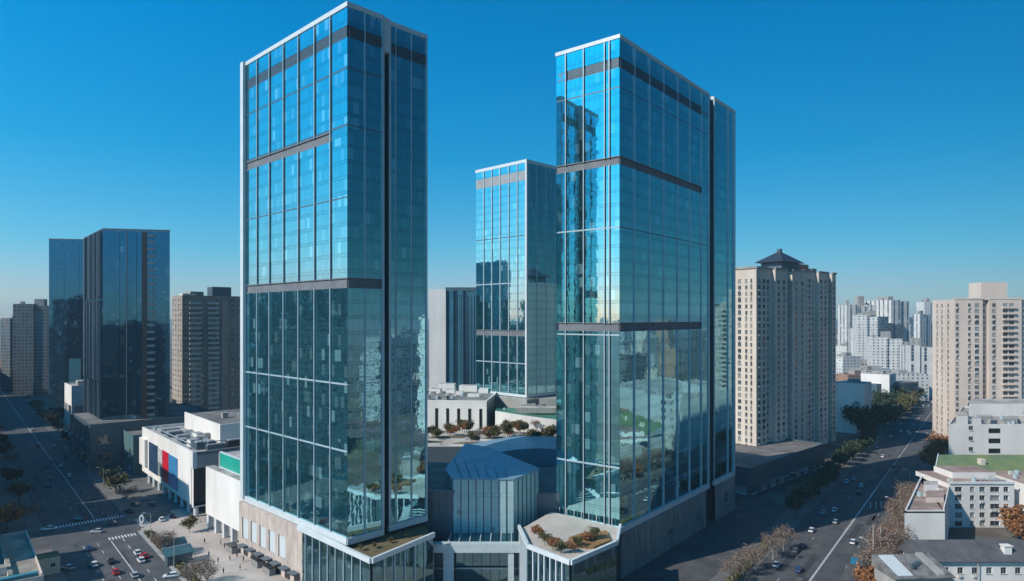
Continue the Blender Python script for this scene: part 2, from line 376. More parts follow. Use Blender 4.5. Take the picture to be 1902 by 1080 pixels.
# cross street meeting the left avenue
XA = 32.0
ribbon('road', on1(XA, 0), N1, -9, 9, -260, -16, .02, M_asph)
ribbon('road', on1(XA, 0), N1, -6, 6, 9, 38, .02, M_asph)
def marks(name, segs, z=.045):
    mb = MB()
    for s in segs: mb.face([(p[0], p[1], z) for p in s], 0)
    return struct(mb.build(name, M_paint))
seg = []
for a0, a1 in ((-140, 16), (50, 700)): seg.append(ribbon_pts(P1, D1, -.12, .12, a0, a1))
for a in range(-140, 16, 9): seg.append(ribbon_pts(P1, D1, 3.4, 3.6, a, a + 3.5)); seg.append(ribbon_pts(P1, D1, -4, -3.85, a, a + 3.5)); seg.append(ribbon_pts(P1, D1, -8, -7.85, a, a + 3.5))
for a in range(54, 260, 14): seg.append(ribbon_pts(P1, D1, 3.4, 3.55, a, a + 3.5)); seg.append(ribbon_pts(P1, D1, -5, -4.85, a, a + 3.5))
for i in range(26): seg.append(ribbon_pts(P1, D1, -15 + i * .95, -14.55 + i * .95, 44, 47.5))
for i in range(9): seg.append(ribbon_pts(P1, D1, -.2 + i * .95, .25 + i * .95, 17.5, 20.5))
for i in range(12): seg.append(ribbon_pts(on1(XA, 0), N1, -5.5 + i * .95, -5.05 + i * .95, 11, 14.5))
marks('road_marking', seg)
seg = [ribbon_pts(P2, D2, -.22, -.02, -150, 130), ribbon_pts(P2, D2, .10, .26, -150, 130), ribbon_pts(P2, D2, -.1, .1, 131, 1200)]
for a in range(-140, 120, 22):
    for s in (-7.5, 6.5): seg.append(ribbon_pts(P2, D2, s - .06, s + .06, a, a + 3))
marks('road_marking', seg)
pr = random.Random(11); M_patch = mat('asphalt_patch', (0.045, 0.046, 0.05), .9, 0, .2, .5); M_patchl = mat('worn_asphalt', (0.105, 0.105, 0.104), .85, 0, .2, .4)
for P, D, s0, s1, a1 in ((P1, D1, -15, 8, 180), (P2, D2, -14, 11, 240)):
    for mm in (M_patch, M_patchl):
        mb = MB()
        for i in range(20):
            a, s_ = pr.uniform(-60, a1), pr.uniform(s0, s1 - 2)
            mb.face([(q[0], q[1], .032 if mm is M_patch else .036) for q in ribbon_pts(P, D, s_, s_ + pr.uniform(.6, 2.4), a, a + pr.uniform(3, 22))], 0)
        struct(mb.build('road_patch', mm))
# pavements with real kerb steps
kerb('pavement', P1, D1, 9, 10.2, -150, 22, .14, M_kerb); kerb('pavement', P1, D1, 9, 70, 42, 330, .14, M_pave)
kerb('pavement', P1, D1, -24, -16, -150, 20, .14, M_pave); kerb('pavement', P1, D1, -26, -16, 44, 700, .14, M_pave)
kerb('pavement', P2, D2, 12, 20, -150, 900, .14, M_pave); kerb('pavement', P2, D2, -23, -15, -150, 500, .14, M_pave)
sheet('plaza', [on1(-150, 10.3), on1(-150, 75), on1(70, 75), on1(70, 36), on1(42, 36), on1(42, 24.1), on1(38, 24.1), on1(24, 10.3)], .10, M_plaza)
sheet('forecourt', [(-36, 120), (60, 120), (66, 190), (110, 260), (96, 276), (30, 200), (-30, 180)], .012, M_asph)

# ================================================================== THE TWO GLASS TOWERS AND THE THIRD BEHIND
TL_O, TL_R = Vector((-42.3, 172, 0)), math.atan2(.7187, .695)
t = thing('glass_tower', 'tallest blue glass tower with white edge fin and seven bays on its sunlit side', 'tower', TL_O, TL_R, 'glass towers of the complex')
WL, Z0, Z1 = 60.4, 18.3, 155.0
core = MB(); core.box(.6, 10.5, .6, WL - .4, 3, Z1 - .6, 0); core.box(14.4, 26.6, 2.0, WL - .4, 3, Z1 - .6, 0); core.box(10.5, 14.4, 4.5, WL - 1, 3, Z1 - 2, 0)
core.build('core', M_dark, t)
bays = [0, 8.0, 16.4, 25.0, 33.8, 42.6, 50.8, 58.6]; bl = [WL - b for b in reversed(bays)]   # left face runs from the far end to the near edge
bl = [0, 1.9, 9.6, 17.8, 26.6, 35.3, 44.2, 52.4, WL]
band_l = [(1.9, 52.2, 121.9, 124), (1.9, WL, 82.9, 85.0)]; band_r = [(0, 11.0, 82.9, 85.0)]
lo = (147.2, 150.2)
gm = MB(); o = (0, WL)
curtain(gm, o, LF, WL, Z0, Z1, bl, skip=band_l + [(1.9, WL, *lo)])
curtain(gm, (0, 0), FR, 11, Z0, Z1, [0, 5.2, 11], skip=band_r + [(0, 11, *lo)])
curtain(gm, (13.9, 1.4), FR, 13.1, Z0, Z1, [0, 2.2, 7.6, 13.1], skip=[(0, 13.1, *lo)])
curtain(gm, (11, 0), (0, 1), 4.4, Z0, Z1, [0, 4.4]); curtain(gm, (13.9, 4.4), LF, 3.0, Z0, Z1, [0, 3.0])
curtain(gm, (27, 1.4), (0, 1), WL - 1.4, Z0, Z1, lerp(7, WL - 1.4)); curtain(gm, (27, WL), (-1, 0), 27, Z0, Z1, lerp(3, 27))
gm.build('glass_curtain_wall', [G_main, G_spand], t)
lines = [(139.3, .35, 0), (124.6, .4, 0), (106, .35, 0), (57.7, .4, 1), (40.4, .4, 1)]
dress(t, o, LF, WL, Z0, Z1, bl[1:], lines, band_l, lo)
dress(t, (0, 0), FR, 11, Z0, Z1, [0, 5.2, 11], [(139.3, .3, 0), (124.6, .3, 0), (57.7, .3, 1)], band_r, lo, fin_w=.3, fin_d=.3)
dress(t, (13.9, 1.4), FR, 13.1, Z0, Z1, [0, 2.2, 7.6, 13.1], [], [], lo, fin_w=.25, fin_d=.25)
mb = MB(); slab(o, LF, -.5, 1.5, -.4, 1.0, 17.5, Z1 + 1.2, mb); mb.build('edge_fin', M_white, t)
mb = MB(); slab((0, 0), FR, 10.5, 11.2, .02, .35, Z0, Z1, mb); mb.build('corner_trim', M_fin, t)
mb = MB(); slab((13.9, 1.4), FR, -.2, .5, .02, .35, Z0, Z1, mb); slab((13.9, 1.4), FR, 12.7, 13.2, .02, .3, Z0, Z1, mb); mb.build('corner_trim', M_fin, t)
mb = MB(); mb.box(11.1, 13.8, .6, 2.6, Z1 - 8, Z1 + 1.3, 0); mb.build('slot_cap', M_white, t)
mb = MB()
for x0, x1, y0, y1 in ((-.25, 11.15, -.25, .5), (-.25, .5, .5, WL + .2), (10.5, 11.15, .5, WL), (.5, 10.5, WL - .5, WL + .2), (13.8, 27.2, 1.15, 1.9), (13.8, 14.4, 1.9, WL), (26.6, 27.2, 1.9, WL), (14.4, 26.6, WL - .5, WL)): mb.box(x0, x1, y0, y1, Z1 - .02, Z1 + 1.2, 0)
mb.build('parapet', M_white, t)
mb = MB(); mb.box(2, 9, 12, 40, Z1 - .6, Z1 + .8); mb.box(15.5, 25, 8, 50, Z1 - .6, Z1 + .9); mb.build('plant_room', M_grey, t)
# podium of the left tower: stone with white poster windows, glazed corner with a roof terrace
mb = MB()
po = (-1.2, WL + .8); ops = wall(mb, po, LF, 40, 0, 16.4, [(2.2 + i * 6.0, 6.4 + i * 6.0) for i in range(5)], [(5.2, 11.8)], 0, .4)
wall(mb, (-1.2, WL + .8 - 40), LF, 3, 0, 16.4, [], [])
mb.face([(-1.2, WL + .8, 16.4), (-1.2, WL - 42.2, 16.4), (4, WL - 42.2, 16.4), (4, WL + .8, 16.4)], 0)
mb.build('podium_wall', [M_stone], t)
wp = MB(); wp.box(-2.0, 2.0, -.05, .3, .1, 6.4, 0); wp = wp.mesh('poster_window', [M_white])
for p, w, h, a in ops: link('poster_window', wp, t, p, a)
for i in range(7):
    slab(po, LF, 3 + i * 5.4, 6.5 + i * 5.4, .02, 2.2, 3.4, 3.7).build('entrance_canopy', M_louvre, t)
    slab(po, LF, 3.2 + i * 5.4, 6.3 + i * 5.4, .01, .05, .2, 3.2).build('shop_door', M_black, t)
# glazed corner (world-space points turned into tower space)
inv = Matrix.Translation(TL_O) @ Matrix.Rotation(TL_R, 4, 'Z'); inv.invert()
loc = lambda x, y: tuple((inv @ Vector((x, y, 0)))[:2])
cw = [loc(-59.3, 187.3), loc(-34, 162), loc(-21.6, 181), loc(-26, 196), loc(-40, 190)]
mb = MB(); mb.prism(cw, .0, 15.6, 0, 1); mb.build('podium_corner', [M_dark, M_soil], t)
gm = MB()
for i in range(2):
    p, q = Vector(cw[i]), Vector(cw[i + 1]); u = (q - p).normalized(); n = Vector((u.y, -u.x)); L = (q - p).length; oo = p + n * .35
    curtain(gm, oo, tuple(u), L, .3, 15.6, lerp(max(2, round(L / 4)), L), 4.0, 1.4, slot=.2)
    for a in lerp(max(2, round(L / 4)), L)[1:-1]: slab(oo, tuple(u), a - .12, a + .12, 0.02, .3, .3, 15.6).build('mullion', M_fin, t)
    slab(oo, tuple(u), -.3, L + .3, -.3, .45, 15.62, 16.9).build('terrace_parapet', M_white, t)
gm.build('podium_glazing', [G_shop, G_shop], t)

TR_O, TR_R = Vector((30.9, 192, 0)), math.atan2(.782, .623)
t = thing('glass_tower', 'blue glass tower at right whose long shaded side faces the right road', 'tower', TR_O, TR_R, 'glass towers of the complex')
WR, LR, Z0, Z1 = 22.1, 90.0, 14.9, 155.2
core = MB(); core.box(.6, 64, .6, WR - .4, 2, Z1 - .6, 0); core.box(70, LR - .6, .6, WR - .4, 2, Z1 - .6, 0); core.box(64, 70, 1.6, WR - 1, 2, Z1 + .3, 0); core.build('core', M_dark, t)
bl = [0, 3.6, 10.0, 17.2, 18.8, WR]; br = [0, 8.6, 18.2, 28.0, 38.4, 48.0, 58.0, 64.7]
b1 = (119.3, 121.2); b2 = (71.2, 73.2); lo = (146.8, 149.8)
bandL = [(0, WR, *b1), (0, WR, *b2)]; bandR = [(0, 58, *b1), (0, 58, *b2)]
gm = MB(); o = (0, WR)
curtain(gm, o, LF, WR, Z0, Z1, bl, skip=bandL + [(3.6, WR, *lo)]); curtain(gm, (0, 0), FR, 64.7, Z0, Z1, br, skip=bandR + [(0, 58, *lo)])
curtain(gm, (69.4, 0), FR, LR - 69.4, Z0, Z1, [0, 14, LR - 69.4]); curtain(gm, (64.7, 0), (0, 1), 1.5, Z0, Z1, [0, 1.5]); curtain(gm, (69.4, 1.5), LF, 1.5, Z0, Z1, [0, 1.5])
curtain(gm, (LR, 0), (0, 1), WR, Z0, Z1, lerp(3, WR)); curtain(gm, (LR, WR), (-1, 0), LR, Z0, Z1, lerp(9, LR))
gm.build('glass_curtain_wall', [G_main, G_spand], t)
dress(t, o, LF, WR, Z0, Z1, bl, [(141.2, .35, 0), (101, .4, 1), (69.9, .4, 1), (31.7, .45, 1)], bandL, lo)
dress(t, (0, 0), FR, 64.7, Z0, Z1, br, [(141.2, .3, 0), (101, .3, 0)], bandR, lo)
dress(t, (69.4, 0), FR, LR - 69.4, Z0, Z1, [0, 14, LR - 69.4], [])
mb = MB(); slab((0, 0), FR, 64.2, 64.9, .02, .4, Z0 - 1, Z1 + .8, mb); mb.build('corner_trim', M_fin, t)
mb = MB(); slab((0, 0), FR, 69.3, 69.8, .02, .4, Z0 - 1, Z1 + .8, mb); mb.build('corner_trim', M_fin, t)
mb = MB(); slab((0, 0), FR, LR - .8, LR + .2, .02, .6, Z0 - 1, Z1 + .8, mb); mb.build('corner_trim', M_fin, t)
mb = MB()
for x0, x1, y0, y1 in ((-.25, 64.9, -.25, .5), (-.25, .5, .5, WR + .2), (64.3, 64.9, .5, WR), (.5, 64.3, WR - .5, WR + .2), (64.9, 69.2, 1.2, 1.7), (69.2, LR + .2, -.25, .5), (69.2, 69.8, .5, WR), (LR - .4, LR + .2, .5, WR), (69.8, LR - .4, WR - .5, WR)): mb.box(x0, x1, y0, y1, Z1 - .02, Z1 + 1.1, 0)
mb.build('parapet', M_white, t)
mb = MB(); mb.box(6, 40, 5, 16, Z1 - .6, Z1 + .7); mb.build('plant_room', M_grey, t)
mb = MB(); ops = wall(mb, (.4, -.5), FR, 61, 0, 13.1, [(30, 34), (52, 56)], [(4, 6.6)], 0, .5); ops += wall(mb, (69.6, -.5), FR, LR - 69.6, 0, 13.1, [(9, 14)], [(4, 8.5)], 0, .4)
mb.face([(.4, -.5, 13.1), (61.4, -.5, 13.1), (61.4, 1, 13.1), (.4, 1, 13.1)], 0); mb.face([(69.6, -.5, 13.1), (LR, -.5, 13.1), (LR, 1, 13.1), (69.6, 1, 13.1)], 0)
mb.face([(.4, 8, 0), (.4, -.5, 0), (.4, -.5, 13.1), (.4, 8, 13.1)], 0); mb.face([(LR, -.5, 0), (LR, 20, 0), (LR, 20, 13.1), (LR, -.5, 13.1)], 0)
for i in range(30): slab((.4, -.5), FR, 1 + i * 2, 1.25 + i * 2, 0, .18, 0, 12.9, mb)
mb.build('podium_wall', [M_stone_d], t)
for p, w, h, a in ops: link('window', win_mesh(w, h, 3, M_white), t, p, a)
# terrace wing in front of the right tower's narrow side
inv = Matrix.Translation(TR_O) @ Matrix.Rotation(TR_R, 4, 'Z'); inv.invert()
tw = [loc(2.4, 187), loc(4.5, 171.6), loc(14, 160.5), loc(27, 174.5), loc(30, 188), loc(12, 204)]
mb = MB(); mb.prism(tw, 0, 15.8, 0, 1); mb.build('terrace_wing', [M_dark, M_plaza], t)
gm = MB()
for i in range(4):
    p, q = Vector(tw[i]), Vector(tw[i + 1]); u = (q - p).normalized(); n = Vector((u.y, -u.x)); L = (q - p).length; oo = p + n * .35
    bb = lerp(max(2, round(L / 2.2)), L)
    if i == 2: bb = [0, L]
    curtain(gm, oo, tuple(u), L, .3, 15.8, bb, 4.0, 1.1, slot=.2)
    if i < 2:
        for a in bb[1:-1]: slab(oo, tuple(u), a - .16, a + .16, 0.02, .5, .3, 15.8).build('mullion', M_white, t)
    slab(oo, tuple(u), -.3, L + .3, -.3, .4, 15.82, 17.0).build('terrace_parapet', M_white, t)
gm.build('podium_glazing', [G_shop, G_shop], t)
mb = MB(); mb.prism([loc(16, 172), loc(21, 171), loc(26, 176), loc(26, 184), loc(19, 182), loc(15, 178)], 15.81, 16.5, 0, 0); mb.build('planting_bed', mat('rust_ground_cover', (.30, .15, .06), .95, 0, .3, 1.2, c2=(.14, .09, .03), bump=.5), t)
mb = MB()
for i in range(8): mb.tube((-.9, 2 + i * 2.6, 13), (-.9, 2 + i * 2.6, 17.2), .12, .12, 6)
mb.build('terrace_post', M_white, t)

TC_O, TC_R = Vector((7.5, 345, 0)), math.atan2(.7217, .692)
t = thing('glass_tower', 'pale blue glass tower standing behind the gap between the two front towers', 'tower', TC_O, TC_R, 'glass towers of the complex')
WC, LC, Z0, Z1 = 38.0, 46.0, 35.0, 155.0
core = MB(); core.box(.6, LC - .6, .6, WC - .6, 0, Z1 - .6); core.build('core', M_dark, t)
mb = MB(); mb.box(-3, LC + 2, -3, WC + 2, 0, 33.2, 0, 1); mb.build('podium_wall', [M_concrete, M_roofl], t)
bl = lerp(6, WC); br = lerp(6, LC); bC = [(0, WC, 65.5, 68)]; gm = MB(); lo = (146, 151)
curtain(gm, (0, WC), LF, WC, Z0, Z1, bl, skip=bC + [(0, WC, *lo)]); curtain(gm, (0, 0), FR, LC, Z0, Z1, br)
curtain(gm, (LC, 0), (0, 1), WC, Z0, Z1, bl); curtain(gm, (LC, WC), (-1, 0), LC, Z0, Z1, br); gm.build('glass_curtain_wall', [G_main, G_spand], t)
dress(t, (0, WC), LF, WC, Z0, Z1, bl, [(117.5, .5, 0), (93, .5, 1), (51, .5, 1)], bC, None, sill=1.4, fin_w=.5)
slab((0, WC), LF, 0, WC, -.3, .02, *lo).build('louvre', M_grey, t)
dress(t, (0, 0), FR, LC, Z0, Z1, br, [], [], None, sill=1.4, fin_w=.25, fin_d=.2)
mb = MB()
for x0, x1, y0, y1 in ((-.3, LC + .3, -.3, .5), (-.3, .5, .5, WC + .3), (LC - .5, LC + .3, .5, WC + .3), (.5, LC - .5, WC - .5, WC + .3)): mb.box(x0, x1, y0, y1, Z1 - .02, Z1 + 1.6)
mb.box(-.35, .75, -.35, .75, Z0, Z1 + 1.6); mb.build('parapet', M_white, t)
mb = MB(); mb.box(6, 30, 8, 30, Z1 - .6, Z1 + 1.0); mb.build('plant_room', M_grey, t)

# ================================================================== ENTRANCE, PAVILION, MALL ROOFS BETWEEN THE TOWERS
M_portal = mat('portal_panel', (0.46, 0.52, 0.52), .5, 0, .1, .3)
t = thing('entrance_portal', 'white framed mall entrance portal with glass canopy between the two front towers', 'entrance', (-9.6, 184, 0))
mb = MB(); mb.box(-13.2, 12.4, -1.2, 1.2, 10.7, 13.0); mb.build('beam', M_portal, t)
for x, w in ((-13.0, 1.1), (-9.2, 2.8), (8.5, 1.6), (11.7, .9)):
    mb = MB(); mb.box(x, x + w, -.9, .9, 0, 10.68); mb.build('column', M_portal, t)
gm = MB(); curtain(gm, (-6.4, 4), FR, 14.9, .2, 10.6, lerp(6, 14.9), 4.5, 2.2, slot=.1); gm.build('glazing', [G_shop, G_shop], t)
mb = MB(); mb.box(-13.2, 12.4, 4.3, 5.5, 0, 10.6); mb.build('back_wall', M_louvre, t)
for x0, x1, z in ((-6.4, 8.5, 4.6), (-13, -9.2, 4.6), (10, 12.6, 4.6)):
    mb = MB(); mb.box(x0, x1, 3.2, 3.5, z, z + .35); mb.build('rail', M_portal, t)
mb = MB(); mb.face([(-9.5, 1.2, 12.9), (10.6, 1.2, 12.9), (10.6, 10.6, 12.3), (-9.5, 10.6, 12.3)], 0); mb.build('canopy_glass', G_shop, t)
for i in range(7):
    mb = MB(); x = -8 + i * 2.9; mb.prism([(x - .12, 1.2), (x + .12, 1.2), (x + .12, 10.4), (x - .12, 10.4)], 12, 13.1, 0, ztop=[13.15, 13.15, 12.6, 12.6]); mb.build('canopy_rib', M_portal, t)
# faceted pavilion
t = thing('glass_pavilion', 'faceted blue glass pavilion with low metal roof behind the white entrance portal', 'pavilion', (-17.1, 195, 0))
pv = [(0, 0), (17.6, 0), (25.3, 11), (9.6, 31), (1, 39), (-3.2, 10)]
mb = MB(); mb.prism([(x * .96 + .4, y * .96 + .5) for x, y in pv], 0, 27.6, 0); mb.build('core', M_dark, t)
gm = MB()
for i in range(6):
    p, q = Vector(pv[i]), Vector(pv[(i + 1) % 6]); u = (q - p).normalized(); L = (q - p).length; bb = lerp(max(2, round(L / 2.2)), L)
    curtain(gm, p, tuple(u), L, 8, 27.7, bb, 4.9, 1.1, slot=.15, tilt=.003)
    if i in (0, 1, 5):
        for a in bb[1:-1]: slab(p, tuple(u), a - .1, a + .1, .02, .22, 8, 27.6).build('mullion', M_louvre, t)
gm.build('glazing', [G_box, G_box], t)
M_rib = mat('ribbed_metal_roof', (0.20, 0.33, 0.42), .45, .2, .12, .2)
mb = MB(); zt = [28.0, 28.0, 28.6, 31.0, 31.0, 28.6]; mb.prism([(x * 1.02 - .2, y * 1.02 - .3) for x, y in pv], 27.75, 28, 0, 0, True, ztop=zt); mb.build('roof', M_rib, t)
mb = MB()
for i in range(6): mb.tube((2.5 + i * 2.6, .6, 28.15), (-1.5 + i * 3.0, 20, 29.6), .09, .09, 4)
mb.build('roof_seam', M_dark, t)
# mall body: decks between and behind the towers
t = thing('mall_block', 'low shaded mall block with curved blue metal roof behind the glass pavilion', 'mall', (-40, 235, 0))
mb = MB(); mb.prism([(-8, -40), (23, -40), (23, 0), (-8, 2)], 0, 24, 0, 1); 
for i in range(15): mb.box(-8 + i * 2.05, -7.75 + i * 2.05, -40.25, -40, 1, 23.8, 1)
for i in range(19): mb.box(23, 23.25, -39 + i * 2, -38.75 + i * 2, 1, 23.8, 1)
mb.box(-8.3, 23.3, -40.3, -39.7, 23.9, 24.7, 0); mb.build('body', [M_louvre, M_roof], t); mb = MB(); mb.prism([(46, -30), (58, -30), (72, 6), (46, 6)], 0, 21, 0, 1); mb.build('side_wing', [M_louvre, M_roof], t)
mb = MB(); N = 10
for i in range(N):
    a0, a1 = i / N, (i + 1) / N
    f = lambda a: (20 + 58 * a, 22 + 4.0 * math.sin(a * math.pi))
    (xa, za), (xb, zb) = f(a0), f(a1)
    mb.face([(xa, 6 + 10 * math.sin(a0 * 3), za), (xb, 6 + 10 * math.sin(a1 * 3), zb), (xb, 42, zb), (xa, 42, za)], 0)
    mb.face([(xa, 6 + 10 * math.sin(a0 * 3), 0), (xb, 6 + 10 * math.sin(a1 * 3), 0), (xb, 6 + 10 * math.sin(a1 * 3), zb), (xa, 6 + 10 * math.sin(a0 * 3), za)], 0)
mb.build('curved_roof', M_rib, t)
t = thing('roof_garden', 'planted tan roof garden deck with beds in front of the white mall hall', 'roof garden', (-50, 277, 0))
mb = MB(); mb.prism([(0, 0), (84, 0), (84, 40), (0, 40)], 0, 21.5, 0, 1); mb.build('deck', [M_louvre, M_plaza], t)
for (x, y, w, d) in ((6, 3, 14, 5), (24, 1.5, 16, 5), (44, 3, 12, 6), (60, 2, 16, 5), (10, 14, 20, 7), (36, 13, 12, 6), (56, 14, 18, 8), (8, 28, 16, 6), (34, 26, 20, 6), (62, 28, 14, 6)):
    mb = MB(); mb.prism([(x, y + .6), (x + w * .4, y), (x + w, y + 1), (x + w * .9, y + d), (x + w * .3, y + d * .9)], 21.5, 22.3, 0, 1); mb.build('planting_bed', [M_white, M_soil], t)
t = thing('mall_hall', 'white mall hall with dark vertical slits under the pale glass tower', 'mall', (-52, 326, 0), R(-6))
mb = MB(); ops = wall(mb, (0, 0), FR, 40, 0, 34, [(4 + i * 5.4, 5.6 + i * 5.4) for i in range(7)], [(21, 31)], 0, .5)
mb.box(0, 40, 0.01, 60, 33.98, 34.0, 0, 1); mb.face([(40, 0, 0), (40, 60, 0), (40, 60, 34), (40, 0, 34)], 2); mb.face([(0, 60, 0), (0, 0, 0), (0, 0, 34), (0, 60, 34)], 0)
for x0, x1, y0, y1 in ((0, 40, .3, .8), (0, .5, .8, 60), (39.5, 40, .8, 60)): mb.box(x0, x1, y0, y1, 34.01, 34.9, 0)
mb.build('body', [M_wallw, M_roof, M_louvre], t)
sm = MB(); sm.box(-.8, .8, -.05, .2, 0, 10); sm = sm.mesh('slit_window', [M_black])
for p, w, h, a in ops: link('slit_window', sm, t, p, a)
for x, y, w, d, h in ((4, 34, 6, 5, 2.6), (12, 38, 5, 4, 2), (19, 30, 4, 4, 1.8), (6, 48, 9, 6, 4), (18, 46, 10, 6, 3.4), (27, 22, 6, 3, 1.6), (30, 40, 5, 6, 2.5)):
    mb = MB(); mb.box(x, x + w, y, y + d, 34, 34 + h, 0, 1); mb.build('roof_unit', [M_wallw, M_roofl], t)
t = thing('mall_hall', 'curved white parapet wall with green roof court right of the slit windows', 'mall', (-8, 312, 0))
mb = MB(); cv = [(i * 3.4, -6 * math.sin(i / 11 * 2.2) + 7 - i * .2) for i in range(12)]
mb.prism(cv + [(38, 36), (0, 36)], 0, 29, 0, 1, ztop=[30.5 - i * .35 for i in range(12)] + [28, 28]); mb.build('body', [M_wallw, mat('green_roof', (0.05, 0.22, 0.15), .8, 0, .3, .2)], t)
mb = MB(); mb.box(10, 30, 16, 24, 28, 30.6, 0, 1); mb.box(14, 20, 26, 30, 28, 31, 0, 1); mb.build('roof_unit', [M_concrete, M_roofl], t)
t = thing('mall_block', 'brown roofed back block of the mall beside the pale tower base', 'mall', (14, 300, 0))
mb = MB(); mb.box(0, 60, 46, 100, 0, 33, 0, 1); mb.build('body', [M_concrete, M_roofl], t)

# ================================================================== LEFT MALL
MR = math.atan2(.66, .75)                                   # left wall runs along (-.66,.75)
t = thing('shopping_mall', 'white shopping mall with hanging posters and rooftop machines left of the tallest tower', 'mall', (-119, 250, 0), MR)
mb = MB(); wall(mb, (0, 78), LF, 78, 4.4, 24.5, [], [])
mb.face([(0, 0, 4.4), (22, 0, 4.4), (22, 78, 4.4), (0, 78, 4.4)][::-1], 0)
mb.face([(0, 78, 4.4), (0, 78, 24.5), (46, 78, 24.5), (46, 78, 4.4)], 0); mb.face([(0.5, .5, 23.4), (46, .5, 23.4), (46, 77.5, 23.4), (.5, 77.5, 23.4)], 1)
for x0, x1, y0, y1 in ((0.01, .6, 0, 78), (.6, 46, 77.4, 78)): mb.box(x0, x1, y0, y1, 23.3, 24.52, 0)
mb.build('body', [M_wallw, M_roofl], t)
mb = MB(); wall(mb, (-.0, -.02), FR, 46, 18.5, 24.5, [], []); mb.box(.6, 46, -.02, .6, 23.3, 24.53, 0); mb.face([(0, -.02, 18.5), (46, -.02, 18.5), (46, 2, 18.5), (0, 2, 18.5)][::-1], 0); mb.build('fascia', M_grey, t)
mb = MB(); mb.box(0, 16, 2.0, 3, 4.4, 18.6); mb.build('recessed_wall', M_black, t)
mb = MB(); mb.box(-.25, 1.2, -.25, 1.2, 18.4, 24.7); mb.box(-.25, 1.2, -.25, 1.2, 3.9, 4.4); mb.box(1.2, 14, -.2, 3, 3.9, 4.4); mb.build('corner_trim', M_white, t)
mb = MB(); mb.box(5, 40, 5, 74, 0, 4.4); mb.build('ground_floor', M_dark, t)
for y in [1.4 + 8.5 * i for i in range(9)]:
    mb = MB(); mb.tube((1.3, y, 0), (1.3, y, 4.4), .9, .9, 12); mb.build('column', M_white, t)
def poster(y0, y1, z0, z1, c, nm, c2=None):
    mb = MB(); slab((0, 78), LF, y0, y1, .02, .3, z0, z1, mb); return mb.build('poster', mat(nm, c, .4, 0, .2, .4, c2=c2), t, label=None)
o_ = poster(13.4, 28, 7, 19.6, (0.03, 0.08, 0.15), 'poster_navy', (0.010, 0.022, 0.05)); o_['label'] = 'dark navy poster with faint paler figures'
o_ = poster(28.6, 35.2, 13.6, 19.2, (0.6, 0.6, 0.6), 'poster_white'); o_['label'] = 'pale grey white poster above the grey one'
o_ = poster(28.6, 35.2, 7.4, 13.2, (0.22, 0.27, 0.27), 'poster_grey'); o_['label'] = 'dull grey poster below the white one'
o_ = poster(36, 45, 6.4, 19.2, (0.55, 0.01, 0.03), 'poster_red', (0.45, 0.005, 0.02)); o_['label'] = 'tall bright red poster'
o_ = poster(45.4, 57.4, 6.2, 19, (0.03, 0.15, 0.34), 'poster_blue', (0.06, 0.26, 0.46)); o_['label'] = 'wide mid blue poster'
mb = MB(); slab((0, 78), LF, 0, 10, .02, 1.2, 8, 20, mb); mb.build('lit_corner_panel', M_wallw, t)
mb = MB(); mb.box(16, 46, 20, 70, 23.3, 30, 0, 1); mb.box(16, 16.5, 20, 70, 30, 30.8, 0); mb.box(16.5, 46, 20, 20.5, 30, 30.8, 0); mb.build('upper_storey', [M_wallw, M_roof], t)
for x, y, w, d, h, m in ((4, 10, 3, 4, 2.8, M_louvre), (8, 9, 3, 4, 2.8, M_louvre), (4, 18, 4, 5, 2.4, M_wallw), (3, 27, 3, 5, 1.6, M_louvre), (9, 26, 4, 3, 2.0, M_wallw), (4, 36, 5, 4, 1.8, M_grey),
                         (11, 34, 3, 6, 2.2, M_wallw), (3, 46, 6, 5, 2.2, M_louvre), (10, 48, 4, 4, 1.6, M_wallw), (3, 58, 8, 6, 1.8, M_grey), (14, 4, 9, 3, 3.2, M_black), (24, 6, 5, 4, 2.4, M_louvre), (32, 5, 6, 6, 2.0, M_wallw), (6, 3.5, 7, 2.2, 2.4, M_louvre)):
    mb = MB(); mb.box(x, x + w, y, y + d, 23.4, 23.4 + h, 0, 1); mb.box(x + .3, x + w - .3, y + .3, y + d - .3, 23.4 + h, 23.4 + h + .3, 1)
    mb.build('roof_machine', [m, M_grey], t)
mb = MB()
for z in (23.9, 25.4): mb.box(3, 30, 12.6, 12.9, z, z + .35); mb.box(2.4, 2.7, 14, 60, z, z + .3)
mb.build('roof_duct', M_fin, t)
for px_, nm in ((0, 0),):
    pass
# white wall wing beside the tower with a turquoise fascia
t = thing('mall_wing', 'plain white mall wing with turquoise fascia touching the tallest tower', 'mall', (-86.6, 215.4, 0), math.atan2(.7, .714))
mb = MB(); wall(mb, (0, 32), LF, 32, 5.3, 22, [], []); mb.face([(0, 32, 5.3), (0, 32, 22), (8, 32, 22), (8, 32, 5.3)], 0)
mb.face([(0, 0, 22), (3.0, 0, 22), (3.0, 32, 22), (0, 32, 22)], 1); mb.face([(0, 0, 5.3), (0, 32, 5.3), (8, 32, 5.3), (8, 0, 5.3)], 0); mb.build('body', [M_wallw, M_roofl], t)
mb = MB(); mb.box(3.0, 3.6, 0, 27, 21.9, 27.2); mb.build('fascia', mat('turquoise_panel', (0.02, 0.36, 0.27), .4, 0, .1, .1), t)
mb = MB(); mb.box(2.9, 3.7, 0, 27.2, 27.2, 27.6); mb.box(2.85, 2.98, 0, 27.2, 21.9, 22.4); mb.build('fascia_trim', M_white, t)
mb = MB(); mb.box(3.7, 24, 0, 30, 0, 26.4); mb.build('back_block', M_roofl, t)
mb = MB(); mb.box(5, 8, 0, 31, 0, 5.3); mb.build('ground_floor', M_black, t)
for y in (2, 9, 16, 23, 30):
    mb = MB(); mb.box(.2, 1.9, y, y + 1.6, 0, 5.3); mb.build('column', M_white, t)

